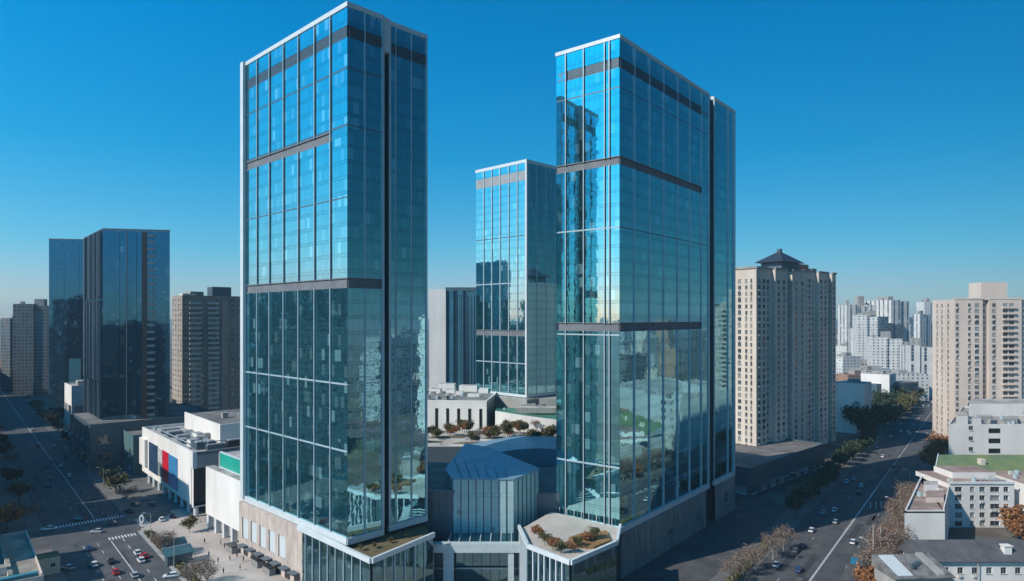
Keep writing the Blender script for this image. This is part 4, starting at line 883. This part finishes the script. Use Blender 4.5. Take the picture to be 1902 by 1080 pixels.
edge_block('tall tan flats just past the cross street, left of the avenue', 44, 84, -46, 18, 70, 1)
edge_block('middling grey flats behind the tall tan ones, left of the avenue', 86, 121, -46, 18, 43, 0)
edge_block('long grey flats halfway up the left side of the avenue', 122, 300, -46, 20, 66, 0)
edge_block('grey flats beyond the second gap, left side of the avenue', 327, 560, -46, 20, 66, 0)
edge_block('farthest tan flats on the left side of the avenue', 575, 900, -46, 20, 56, 1)
# ================================================================== BOTTOM LEFT ROOFS
q = Vector((-119, 170)) - N1 * 34
t = plain_block('market_house', 'low market house with turquoise and tan roofs in the bottom left corner', 'house', (q.x, q.y, 0), math.atan2(N1.y, N1.x), 34, 47, 9, M_wallp, mat('tan_roof', (0.33, 0.29, 0.24), .9, 0, .3, .2), (4, 2.2, 4, 1.6, 1.2), seed=31, parapet=.5,
    extra=[('roof_shed', (10, 22, 6, 15, 9, 11), M_concrete), ('roof_tank', (24, 27, 8, 11, 9, 11), M_fin), ('roof_unit', (22, 25, 17, 21, 9, 10.6), M_louvre), ('roof_unit', (12, 16, 20, 24, 9, 10.2), M_wallw), ('roof_wall', (27, 28, 4, 44, 9, 10.2), M_wallp), ('roof_unit', (18, 21, 26, 30, 9, 11), M_louvre), ('lower_annex', (0, 34, -9, -.05, 0, 6.5), M_wallp)])
mb = MB(); mb.prism([(4, 31), (27, 31), (27, 44), (4, 44)], 9.0, 10, 0, 0, ztop=[9.6, 9.6, 11.4, 11.4]); mb.build('sheet_roof', mat('turquoise_roof', (0.13, 0.30, 0.31), .7, 0, .25, .2), t)
mb = MB(); mb.box(2, 33, .4, 2.2, 9.1, 10.4); mb.build('roof_awning', mat('teal_sheet', (0.05, 0.22, 0.28), .6), t)
plain_block('small_hut', 'small tan hut with olive roof beside the left avenue', 'hut', (-138, 192, 0), R(40), 7, 6, 5, M_wallp, mat('olive_roof', (0.16, 0.16, 0.08), .9, 0, .3), (2.4, 1.2, 3, 1.3, 1), seed=33, parapet=0)

# ================================================================== TREES
M_bark = mat('bark', (0.10, 0.075, 0.055), .9, 0, .3, 3)
M_barkp = mat('pale_bark', (0.42, 0.38, 0.33), .9, 0, .2, 3)
def leaf_mat(name, a, b):
    m = bpy.data.materials.new(name); m.use_nodes = True; n = m.node_tree.nodes; l = m.node_tree.links; p = n['Principled BSDF']; p.inputs['Roughness'].default_value = .75
    g = n.new('ShaderNodeNewGeometry'); rp = n.new('ShaderNodeValToRGB'); rp.color_ramp.elements[0].color = lin(a); rp.color_ramp.elements[1].color = lin(b)
    l.new(g.outputs['Random Per Island'], rp.inputs[0]); l.new(rp.outputs[0], p.inputs['Base Color']); return m
L_ever = leaf_mat('evergreen_leaves', (0.012, 0.028, 0.012), (0.04, 0.06, 0.02))
L_olive = leaf_mat('olive_leaves', (0.05, 0.05, 0.012), (0.13, 0.105, 0.03))
L_brown = leaf_mat('winter_twigs', (0.11, 0.075, 0.055), (0.25, 0.18, 0.14))
L_rust = leaf_mat('rust_leaves', (0.16, 0.06, 0.02), (0.34, 0.15, 0.05))
def make_tree(name, label, h, cr, leafm, nleaf, leaf, dens, seed, bark, bare=False):
    rr = random.Random(seed); t = thing(name, label, 'tree', (0, 0, -500)); mb = MB(); th = h * (.35 if not bare else .45)
    mb.tube((0, 0, 0), (.05 * h * .3, 0, th), h * .022, h * .015, 7); tips = []
    for i in range(9 if not bare else 14):
        a = i * 2.4 + rr.random(); el = rr.uniform(.5, 1.2); L = h * rr.uniform(.28, .48)
        p = Vector((0, 0, th * rr.uniform(.75, 1.0))); q = p + Vector((math.cos(a) * math.cos(el), math.sin(a) * math.cos(el), math.sin(el))) * L
        mb.tube(p, q, h * .010, h * .004, 5); tips.append(q)
        for k in range(3):
            a2 = a + rr.uniform(-1, 1); m_ = p.lerp(q, rr.uniform(.5, .95)); q2 = m_ + Vector((math.cos(a2) * .6, math.sin(a2) * .6, rr.uniform(.3, .9))) * L * .5
            mb.tube(m_, q2, h * .004, h * .0015, 4); tips.append(q2)
    mb.build('trunk', bark, t)
    lm = MB(); cz = h * .66
    cl = [Vector((rr.gauss(0, .45) * cr, rr.gauss(0, .45) * cr, cz + rr.gauss(0, .38) * (h - cz) * 1.2)) for _ in range(dens)] + tips
    for i in range(nleaf):
        c = rr.choice(cl); s = cr * .22; p = c + Vector((rr.gauss(0, s), rr.gauss(0, s), rr.gauss(0, s * .8)))
        if p.z < h * .22 or p.z > h * 1.02: continue
        n = Vector((rr.gauss(0, 1), rr.gauss(0, 1), rr.gauss(.4, 1))).normalized(); a = n.orthogonal().normalized(); b = n.cross(a); z = leaf * rr.uniform(.6, 1.4)
        lm.face([p - a * z * (.4 if bare else 1), p - b * z * .7, p + a * z * (.4 if bare else 1), p + b * z * (1.6 if bare else .9)], 0)
    lm.build('crown', leafm, t); return t
TREES = {
 'ever': make_tree('evergreen_tree', 'x', 11, 4.2, L_ever, 1500, .48, 16, 1, M_bark), 'olive': make_tree('broadleaf_tree', 'x', 10, 4.0, L_olive, 1200, .45, 15, 2, M_bark),
 'brown': make_tree('winter_tree', 'x', 10, 3.4, L_brown, 1700, .24, 14, 3, M_barkp, True), 'rust': make_tree('rust_tree', 'x', 9, 3.6, L_rust, 1200, .42, 14, 4, M_bark), 'ever2': make_tree('evergreen_tree', 'x', 9, 3.6, L_ever, 1200, .45, 11, 5, M_bark)}
USED = set()
def tree(kind, x, y, label, s=1.0, z=0.0, group=None, sz=None):
    kd = kind
    if kind == 'ever' and rnd.random() < .5: kd = 'ever2'
    r = TREES[kd]; rot = rnd.random() * 6.28; sc = (s, s, (sz or s) * rnd.uniform(.9, 1.12))
    if kd not in USED:
        USED.add(kd); kids_of(r); r.location = (x, y, z); r.rotation_euler = (0, 0, rot); r.scale = sc; r['label'] = label
        if group: r['group'] = group
        return r
    return dup(r, (x, y, z), rot, label, group, sc)
# right avenue, left kerb: bare brown near trees then dark evergreens
for i, (px, py) in enumerate([(1380, 1072), (1404, 1062), (1436, 1040), (1360, 1086), (1455, 1025)]):
    p = gnd(px, py); tree('brown', p.x, p.y, 'bare street tree left of right avenue by the white car, %s from bottom' % ordw([1, 2, 3, 0, 4][i]), .8, group='bare trees left of the right avenue')
for i in range(15):
    p = on2(62 + i * 13, -19 + rnd.uniform(-1.5, 1.5)); tree('ever', p.x, p.y, 'dark evergreen left of right avenue below beige towers, %s from near end' % ordw(i), rnd.uniform(.75, 1.0), group='evergreens left of the right avenue')
for i in range(14):
    p = on2(255 + i * 16, -22 + rnd.uniform(-2, 2) - (i % 2) * 7); tree('ever', p.x, p.y, 'tall dark evergreen in grove left of right avenue, %s from near end' % ordw(i), rnd.uniform(1.3, 1.8), group='evergreen grove left of the right avenue')
for i in range(28):
    p = on2(300 + i * 18, -17 + rnd.uniform(-2, 2)); tree('olive', p.x, p.y, 'olive brown tree far up left side of right avenue, %s from near end' % ordw(i), rnd.uniform(1.2, 1.6), group='olive trees along the right avenue')
for i in range(24):
    p = on2(-4 + i * 4.9, 15.8 + rnd.uniform(-1.6, 2.0)); tree('brown' if i % 8 else 'rust', p.x, p.y, '%s tree on pavement right of right avenue, %s from near end' % ('bare brown' if i % 8 else 'rust leaved', ordw(i)), rnd.uniform(.8, 1.2), group='bare trees right of the right avenue')
for i in range(5):
    p = on2(180 + i * 20, 17); tree('rust', p.x, p.y, 'rust orange tree right of right avenue by white office, %s from near end' % ordw(i), 1.2, group='rust trees right of the right avenue')
for i, (x, y) in enumerate([(172, 226), (169, 222)]): tree('rust', x, y, ['big orange tree in front of the square windows at right edge', 'smaller orange tree beside the big one at right edge'][i], 1.25 - i * .2)
for i in range(7):
    p = on2(6 + i * 7, 22); tree('olive', p.x - 2, p.y, 'low olive shrub on verge beside blank white wall, %s from near end' % ordw(i), .4, group='verge shrubs at the blank white wall')
# left avenue
for i in range(18):
    p = on1(62 + i * 22, 13 + rnd.uniform(-1, 1)); tree(['brown', 'olive', 'ever'][i % 3], p.x, p.y, '%s street tree on mall side of left avenue, %s from near end' % (['bare brown', 'olive', 'dark green'][i % 3], ordw(i)), rnd.uniform(.7, 1.0), group='trees on the mall side of the left avenue')
for i in range(12):
    p = on1(56 + i * 37, -19 + rnd.uniform(-1, 1)); tree(['brown', 'olive', 'ever'][i % 3], p.x, p.y, '%s street tree on far side of left avenue, %s from near end' % (['bare brown', 'olive', 'dark green'][i % 3], ordw(i)), rnd.uniform(.8, 1.1), group='trees on the far side of the left avenue')
p = gnd(14, 985); tree('rust', p.x, p.y, 'rust red tree behind the turquoise roof at the left edge', 1.1)
for i, (px, py) in enumerate([(300, 1030), (308, 1036)]):
    p = gnd(px, py); tree('brown', p.x, p.y, ['slim bare tree on the kerb strip next to the red car', 'second slim bare tree on the kerb strip next to the red car'][i], .8)
p = gnd(352, 990); tree('olive', p.x, p.y, 'round olive bush tree on the plaza below the white mall wing', .55)
for i, (px, py) in enumerate([(352, 1092), (372, 1086), (385, 1100)]):
    p = gnd(px, py); tree('brown', p.x, p.y, 'bare brownish tree on the plaza at the bottom edge, %s from the left' % ordw(i), .75, group='bare trees on the plaza')
# roof terrace and roof garden planting
for i, (px, py) in enumerate([(1000, 1000), (1012, 1012), (1028, 1022), (1042, 1028), (1060, 1026), (1072, 1018), (1088, 1008), (1104, 1004)]):
    p = gnd(px, py, 15.9); tree('olive' if i % 2 else 'rust', p.x, p.y, '%s shrub on the right tower roof terrace, %s along its edge' % (['rust brown', 'olive'][i % 2], ordw(i)), rnd.uniform(.26, .42), 15.8, 'shrubs on the terrace of the right tower')
for i, (px, py) in enumerate([(670, 1022), (695, 1018), (725, 1008), (752, 998)]):
    p = gnd(px, py, 15.8); tree('olive', p.x, p.y, 'small olive shrub on roof terrace of tallest tower, %s from left' % ordw(i), .16, 15.6, 'shrubs on the terrace of the tallest tower')
for i in range(54):
    x, y = -48 + (i * 37 % 80), 279 + (i * 13 % 34); k = ['olive', 'rust', 'brown', 'olive', 'ever'][i % 5]
    if x > 30: x -= 40
    tree(k, x, y, '%s shrub in roof garden behind curved blue roof, %s of them' % ({'olive': 'olive', 'rust': 'rust brown', 'brown': 'bare', 'ever': 'dark green'}[k], ordw(i)), rnd.uniform(.34, .72), 22.0, 'roof garden shrubs')
# hedges
def hedge(label, pts, w, h, group=None):
    mb = MB(); rr = random.Random(len(pts))
    for (p, q) in zip(pts, pts[1:]):
        p, q = Vector(p[:2]), Vector(q[:2]); L = (q - p).length; u = (q - p) / L; n = Vector((-u.y, u.x)); k = max(2, int(L / 1.2))
        for i in range(k):
            for _ in range(26):
                c = p + u * (L * (i + rr.random()) / k) + n * rr.uniform(-w / 2, w / 2); z = rr.uniform(.1, h); a = Vector((rr.gauss(0, 1), rr.gauss(0, 1), rr.gauss(0, 1))).normalized() * .28; b = a.orthogonal().normalized() * .28; c3 = Vector((c.x, c.y, z + .1))
                mb.face([c3 - a, c3 - b, c3 + a, c3 + b], 0)
    return tag(mb.build('hedge', L_olive), label, 'hedge', group)
hedge('olive hedge on the kerb strip between left avenue and plaza', [on1(-60, 11.4), on1(18, 11.4)], 2.6, 1.0)
hedge('clipped hedge left of the right avenue near the white car', [on2(-40, -17), on2(24, -18.5)], 3.0, 1.3)
kerb('verge', P1, D1, 10.2, 13, -120, 20, .16, M_soil); kerb('verge', P2, D2, 17.5, 22, -40, 60, .18, M_hedge)

# ================================================================== CARS
def make_car(name, paint):
    t = thing(name, 'x', 'car', (0, 0, -500)); mb = MB()
    st = [(-2.2, .62, .45, .72), (-2.05, .82, .3, .88), (-1.5, .88, .22, .94), (-.6, .9, .22, .96), (.6, .9, .22, .95), (1.4, .88, .22, .86), (2.0, .8, .28, .76), (2.2, .6, .42, .62)]
    ring = lambda s: [(s[0], -s[1] * .9, s[2]), (s[0], -s[1], (s[2] + s[3]) / 2), (s[0], -s[1] * .88, s[3]), (s[0], s[1] * .88, s[3]), (s[0], s[1], (s[2] + s[3]) / 2), (s[0], s[1] * .9, s[2])]
    rs = [ring(s) for s in st]
    for a, b in zip(rs, rs[1:]):
        for i in range(6): mb.face([a[i], a[(i + 1) % 6], b[(i + 1) % 6], b[i]][::-1], 0)
    mb.face(rs[0], 0); mb.face(rs[-1][::-1], 0)
    mb.prism([(-1.25, -.62), (.35, -.62), (.35, .62), (-1.25, .62)], 1.38, 1.45, 0, 0, True); mb.build('body', paint, t)
    g = MB(); lo = [(-1.95, -.78), (1.15, -.78), (1.15, .78), (-1.95, .78)]; hi = [(-1.25, -.6), (.35, -.6), (.35, .6), (-1.25, .6)]
    for i in range(4): p, q, r_, s_ = lo[i], lo[(i + 1) % 4], hi[(i + 1) % 4], hi[i]; g.face([(*p, .9), (*q, .9), (*r_, 1.39), (*s_, 1.39)], 0)
    g.build('windows', M_pane, t)
    w = MB(); w.tube((0, -.1, 0), (0, .1, 0), .33, .33, 12, 0); w.tube((0, -.11, 0), (0, .11, 0), .19, .19, 8, 1); wm = w.mesh('wheel', [M_black, M_fin])
    for x in (-1.35, 1.35):
        for y in (-.8, .8): link('wheel', wm, t, (x, y, .33))
    hl = MB(); hl.box(-.04, .05, -.16, .16, -.07, .07); hm = hl.mesh('headlight', [M_white]); tm = hl.mesh('tail_light', [mat('tail_red', (.4, .02, .02), .3)])
    for y in (-.6, .6): link('headlight', hm, t, (2.1, y, .64)); link('tail_light', tm, t, (-2.15, y, .7))
    return t
CP = {c: mat('paint_' + c, v, .25, .1, .05) for c, v in {'white': (.75, .75, .74), 'red': (.5, .02, .03), 'silver': (.4, .42, .44), 'black': (.015, .016, .018), 'blue': (.03, .08, .2), 'grey': (.12, .13, .14)}.items()}
CARS = {}
def car(c, p, ang, label, group=None, s=1.0):
    if c not in CARS:
        t = make_car(c + '_car', CP[c]); kids_of(t); CARS[c] = t; t.location = p; t.rotation_euler = (0, 0, ang); t['label'] = label
        if group: t['group'] = group
        return t
    return dup(CARS[c], p, ang, label, group)
A1, A2 = math.atan2(D1.y, D1.x), math.atan2(D2.y, D2.x)
zc = .05
def g3(px, py): p = gnd(px, py); p.z = zc; return p
car('white', g3(1443, 1052), A2, 'white car on the sunlit near end of the right avenue beside the hedge')
car('red', g3(268, 1036), A1 + .1, 'red car by the kerb of the left avenue near the plaza')
car('white', g3(262, 1044), A1 + .05, 'white car half hidden in front of the red car')
car('white', g3(255, 1030), A1, 'white car just beyond the red car at the left avenue kerb')
car('white', g3(318, 1073), A1 + 1.2, 'white car parked at the plaza hedge by the bottom edge')
car('black', g3(146, 968), A1 + .8, 'black car turning in the sunlit crossing')
car('black', g3(206, 1046), A1, 'black car at the shade edge of the left avenue')
car('white', g3(128, 886), A1, 'white car alone in the deep shade of the left avenue')
car('silver', g3(126, 1058), A1 + .5, 'silver car beside the hut near the bottom left')
car('white', g3(90, 985), A1 + 1.2, 'white van-like car at the mouth of the cross street')
car('grey', g3(250, 940), A1 + .4, 'grey car parked on the shaded forecourt of the mall')
car('black', g3(240, 953), A1 + .4, 'black car parked on the mall forecourt nearest the crossing')
car('silver', g3(232, 930), A1 + .4, 'silver car parked deep on the shaded mall forecourt')
for i, (px, py, c, lb) in enumerate([(180, 990, 'silver', 'silver car crossing the middle of the sunlit junction'), (205, 975, 'grey', 'grey car entering the sunlit junction from the shade'), (300, 968, 'white', 'white car parked behind the ring shaped sign'), (322, 962, 'black', 'black car parked by the mall corner column'), (175, 1052, 'white', 'white car in the shade near the hut'), (215, 1066, 'red', 'dark red car at the bottom of the left avenue'), (250, 1072, 'silver', 'silver car lowest on the sunlit left avenue'), (165, 1022, 'blue', 'blue car in the shade below the junction'), (268, 928, 'silver', 'silver car under the mall poster wall'), (282, 940, 'black', 'black car under the mall posters')]):
    car(c, g3(px, py), A1 + (.9 if i < 2 else 0), lb)
for i, (px, py, c) in enumerate([(60, 800, 'white'), (96, 858, 'silver'), (112, 868, 'white'), (70, 830, 'grey'), (40, 760, 'white'), (75, 780, 'silver'), (100, 830, 'white'), (20, 745, 'silver'), (50, 735, 'white'), (90, 905, 'blue')]):
    car(c, g3(px, py), A1, '%s car in the shaded left avenue, %s counted from the left' % (c, ordw(sorted([60, 96, 112, 70, 40, 75, 100, 20, 50, 90]).index(px))), 'cars in the shaded left avenue')
rc = [(1600, 905, 'white'), (1586, 892, 'silver'), (1572, 897, 'white'), (1593, 872, 'silver'), (1550, 950, 'white'), (1478, 1026, 'grey'), (1490, 1018, 'black'), (1640, 850, 'white'), (1628, 832, 'silver'), (1690, 808, 'white'), (1655, 812, 'white'), (1530, 955, 'silver'), (1596, 918, 'black'), (1585, 1010, 'white'), (1552, 972, 'silver'), (1508, 988, 'white'), (1484, 1062, 'blue'), (1660, 868, 'grey')]
for i, (px, py, c) in enumerate(rc):
    car(c, g3(px, py), A2, '%s car on the right avenue, %s counted from the left' % (c, ordw(sorted(q[0] for q in rc).index(px))), 'cars in the shaded right avenue')
k = 0
for i in range(14):
    for s in (-12.5, -8.5, -4.5):
        if rnd.random() < .62 and k < 20:
            p = on2(300 + i * 17 + rnd.uniform(-3, 3), s, zc); c = rnd.choice(['white', 'silver', 'white', 'blue', 'grey'])
            car(c, p, A2 + math.pi, '%s car in far queue of the right avenue, %s from near end' % (c, ordw(k)), 'queue of cars far up the right avenue'); k += 1

# ================================================================== STREET FURNITURE
M_pole = mat('galvanised_pole', (.45, .46, .47), .5, .3, .1)
t = thing('street_lamp', 'x', 'street lamp', (0, 0, -500)); mb = MB(); mb.tube((0, 0, 0), (0, 0, 9.6), .12, .07, 8); mb.build('pole', M_pole, t)
mb = MB(); mb.tube((0, 0, 9.5), (1.8, 0, 10.2), .06, .045, 6); mb.build('arm', M_pole, t); mb = MB(); mb.box(1.6, 2.5, -.16, .16, 10.12, 10.28); mb.build('lamp_head', M_white, t)
LAMP = t; kids_of(t); first = True
for i in range(6):
    for nm, p, a in (('left', on1([-24, 6, 54, 94, 134, 174][i], 9.8), A1 + math.pi / 2), ('right', on2(14 + i * 55, 12.7), A2 + math.pi / 2)):
        lb = 'grey street lamp on kerb of the %s avenue, %s from near end' % (nm, ordw(i)); gp = 'street lamps on the kerb of the %s avenue' % nm
        if first: t.location = p; t.rotation_euler = (0, 0, a); t['label'] = lb; t['group'] = gp; first = False
        else: dup(LAMP, p, a, lb, gp)
t = thing('road_sign', 'small cyan blue direction sign on a pole beside the right avenue', 'sign', on2(-6, 10.5)); p = gnd(1590, 1075); t.location = (p.x, p.y, 0)
mb = MB(); mb.tube((0, 0, 0), (0, 0, 6.0), .09, .07, 8); mb.build('pole', M_pole, t); mb = MB(); mb.box(-1.5, 1.5, -.16, -.08, 4.3, 6.1); mb.build('sign_panel', mat('sign_blue', (.01, .30, .50), .4, 0, .05), t)
t = thing('ring_sign', 'white upright ring shaped sign on the sunlit crossing corner', 'sign', gnd(263, 974)); mb = MB(); N = 20
for i in range(N):
    a, b = i * 2 * math.pi / N, (i + 1) * 2 * math.pi / N
    P = lambda t_, r, y: (math.cos(t_) * r * .46, y, 1.9 + math.sin(t_) * r * .84)
    for y, o in ((-.25, 1), (.25, -1)): mb.face([P(a, 1.9, y), P(b, 1.9, y), P(b, 1.05, y), P(a, 1.05, y)][::-o], 0)
    mb.face([P(a, 1.9, -.25), P(a, 1.9, .25), P(b, 1.9, .25), P(b, 1.9, -.25)], 0); mb.face([P(a, 1.05, -.25), P(b, 1.05, -.25), P(b, 1.05, .25), P(a, 1.05, .25)], 0)
mb.build('ring', M_white, t); mb = MB(); mb.box(-.7, .7, -.4, .4, 0, .3); mb.build('base', M_kerb, t)
for i in range(3):
    p = gnd(1617 + i * 10, 946); mb = MB(); mb.tube((0, 0, 0), (0, 0, 2.6), .16, .14, 8); mb.tube((0, 0, 2.6), (0, 0, 2.8), .22, .22, 8)
    tag(mb.build('bollard', M_white, None, p), 'white post at right avenue kerb, %s of three from left' % ordw(i), 'bollard', 'white posts at the right avenue kerb')
for i, (px, py, h) in enumerate([(1622, 1072, 15), (1636, 1062, 13), (1648, 1050, 8)]):
    p = gnd(px, py); mb = MB(); mb.tube((0, 0, 0), (0, 0, h), .26, .12, 8); mb.tube((0, 0, h * .8), (-1.8, 0, h * .86), .06, .05, 5)
    tag(mb.build('mast', M_barkp, None, p), ['tall pale mast nearest the corner house', 'pale mast just right of the tallest mast', 'shorter pale mast against the bare trees'][i], 'mast', 'pale masts beside the right avenue')
M_teal = mat('teal_canvas', (.03, .10, .12), .7, 0, .15)
for i, (px, py, w, d, lb) in enumerate([(324, 1030, 7, 4, 'teal kiosk with stepped awning roof on the plaza'), (332, 1046, 8, 5, 'larger teal awning shelter in front of the kiosk')]):
    p = gnd(px, py); t = thing('plaza_kiosk', lb, 'kiosk', p, math.atan2(N1.y, N1.x)); mb = MB()
    mb.prism([(-w/2, -d/2), (w/2, -d/2), (w/2, d/2), (-w/2, d/2)], 3.0, 3.2, 0, 0, True, ztop=[3.3, 3.3, 4.4, 4.4]); mb.build('awning', M_teal, t)
    mb = MB(); mb.box(-w/2 + .5, w/2 - .5, -d/2 + 1, d/2 - .4, 0, 2.95); mb.build('body', M_louvre, t); mb = MB(); mb.box(-w/2, w/2, d/2 - .05, d/2 + .1, 4.2, 4.6); mb.build('trim', M_white, t)
for i, (px, py) in enumerate([(431, 1026), (478, 1052), (500, 1066)]):
    p = gnd(px, py); t = thing('planter_booth', 'low dark booth against the stone podium, %s from the left' % ordw(i), 'booth', p, math.atan2(.7, .714) + math.pi / 2); mb = MB(); mb.box(-2.2, 2.2, -1, 1, 0, 2.2); mb.build('body', M_stone_d, t); mb = MB(); mb.box(-2.5, 2.5, -1.4, 1.2, 2.2, 2.5); mb.build('roof', M_black, t)

# ================================================================== PEOPLE
def skin_mesh(name, V, E, rad, m, root=0, sub=1):
    me = bpy.data.meshes.new(name + '_k'); me.from_pydata(V, E, []); ob = bpy.data.objects.new('tmp', me); COL.objects.link(ob)
    ob.modifiers.new('s', 'SKIN'); ob.modifiers.new('b', 'SUBSURF').levels = sub
    sv = me.skin_vertices[0].data if me.skin_vertices else None
    if sv is None: me.skin_vertices.new if False else None
    for i, r in enumerate(rad): sv[i].radius = r if isinstance(r, tuple) else (r, r)
    sv[root].use_root = True
    dg = bpy.context.evaluated_depsgraph_get(); dg.update(); r = bpy.data.meshes.new_from_object(ob.evaluated_get(dg)); r.name = name
    r.materials.clear(); r.materials.append(m); bpy.data.objects.remove(ob); return r
def person_parts(stride, coat, trous, hairc):
    hipz = .93; s = stride
    V = [(0, 0, hipz), (0, 0, 1.15), (0, 0, 1.40), (0.01, 0, 1.50), (.02, 0, 1.58), (.03, 0, 1.67), (.02, 0, 1.74)]; E = [(0, 1), (1, 2), (2, 3), (3, 4), (4, 5), (5, 6)]; Rr = [(.12, .16), (.11, .15), (.12, .17), .055, .06, .085, .06]
    def chain(start, pts, rr):
        j = start
        for p, r in zip(pts, rr): V.append(p); Rr.append(r); E.append((j, len(V) - 1)); j = len(V) - 1
        return j
    legs, arms = [], []
    for sd in (-1, 1):
        k = sd * s
        leg = [(0, sd * .09, .88), (.10 * k + .03, sd * .09, .50), (.20 * k - (.06 if k < 0 else 0), sd * .09, .09), (.20 * k + .16, sd * .1, .04)]; chain(0, leg, [.085, .055, .04, .035]); legs.append(leg)
        arm = [(0, sd * .19, 1.40), (-.06 * k, sd * .23, 1.13), (-.14 * k + .06, sd * .23, .90), (-.15 * k + .09, sd * .23, .83)]; j = chain(2, arm, [.06, .042, .03, .028]); arms.append(arm); w = arm[-1]
        for f in range(4): chain(j, [(w[0] + .02 + (f - 1.5) * .018, w[1], w[2] - .05 + abs(f - 1.4) * .006), (w[0] + .035 + (f - 1.5) * .02, w[1] - sd * .012, w[2] - .09 + abs(f - 1.4) * .01)], [.009, .008])
        chain(j, [(w[0] + .045, w[1] - sd * .015, w[2] + .0), (w[0] + .06, w[1] - sd * .02, w[2] - .03)], [.010, .009])
    body = skin_mesh('body', V, E, Rr, M_skin)
    V2 = [(0, 0, .86), (0, 0, 1.15), (0, 0, 1.40), (.01, 0, 1.47)]; E2 = [(0, 1), (1, 2), (2, 3)]; R2 = [(.145, .185), (.14, .175), (.145, .195), .07]
    for a in arms:
        j = 2
        for p, r in zip(a[:3], (.075, .057, .045)): V2.append(p); R2.append(r); E2.append((j, len(V2) - 1)); j = len(V2) - 1
    V3 = [(0, 0, .93)]; E3 = []; R3 = [(.14, .175)]
    for a in legs:
        j = 0
        for p, r in zip(a[:3], (.1, .07, .055)): V3.append(p); R3.append(r); E3.append((j, len(V3) - 1)); j = len(V3) - 1
    hr = skin_mesh('hair', [(-.02, 0, 1.70), (0.0, 0, 1.77), (-.05, 0, 1.63)], [(0, 1), (0, 2)], [.098, .075, .075], hairc)
    return body, skin_mesh('jacket', V2, E2, R2, coat), skin_mesh('trousers', V3, E3, R3, trous), hr
M_skin = mat('skin', (.45, .28, .2), .6, 0, .05); M_hair = mat('black_hair', (.015, .012, .01), .6)
cl = [mat('coat_black', (.02, .02, .024), .85), mat('coat_navy', (.03, .04, .08), .85), mat('coat_tan', (.3, .2, .12), .85), mat('trousers_dark', (.025, .025, .03), .9)]
PP = [person_parts(1.0, cl[0], cl[3], M_hair), person_parts(.15, cl[1], cl[3], M_hair), person_parts(.8, cl[2], cl[3], M_hair)]
for i, (px, py, k, lb) in enumerate([(397, 1051, 0, 'person in black walking on the plaza, left of a close pair'), (405, 1046, 1, 'person in navy standing on the plaza, right of a close pair'), (417, 1019, 1, 'person in navy standing near the white columns'), (425, 1020, 0, 'person in black walking beside the white columns'), (427, 1042, 2, 'person in tan coat walking alone in the middle of the plaza'), (470, 1026, 0, 'person in black walking close to the stone podium wall'), (446, 1060, 1, 'person in navy standing by the booths on the plaza'), (410, 1012, 2, 'person in tan coat walking at the far side of the plaza'), (440, 1036, 0, 'person in black walking between the plaza trees and the podium'), (388, 1034, 1, 'person in navy standing alone at the plaza centre left'), (452, 1044, 2, 'person in tan coat next to the second booth'), (380, 1010, 0, 'person in black walking by the round olive bush'), (415, 1066, 1, 'person in navy standing low on the plaza'), (222, 963, 0, 'person in black crossing near the ring shaped sign')]):
    p = gnd(px, py, .10 if px > 300 else .02); t = thing('person', lb, 'person', p, rnd.random() * 6.28, 'people on the plaza')
    for me in PP[k]: link(me.name.split('.')[0], me, t)

# ================================================================== HAZE
HAZE = 1.05e-4
mb = MB(); mb.box(-4200, 4200, -400, 6000, -1.2, 165, 0)
m = bpy.data.materials.new('haze_air'); m.use_nodes = True; n = m.node_tree.nodes; n.remove(n['Principled BSDF']); v = n.new('ShaderNodeVolumePrincipled')
v.inputs['Color'].default_value = (.50, .78, .95, 1); v.inputs['Density'].default_value = HAZE; v.inputs['Anisotropy'].default_value = .0
m.node_tree.links.new(v.outputs[0], n['Material Output'].inputs['Volume'])
stuff(mb.build('haze', m))
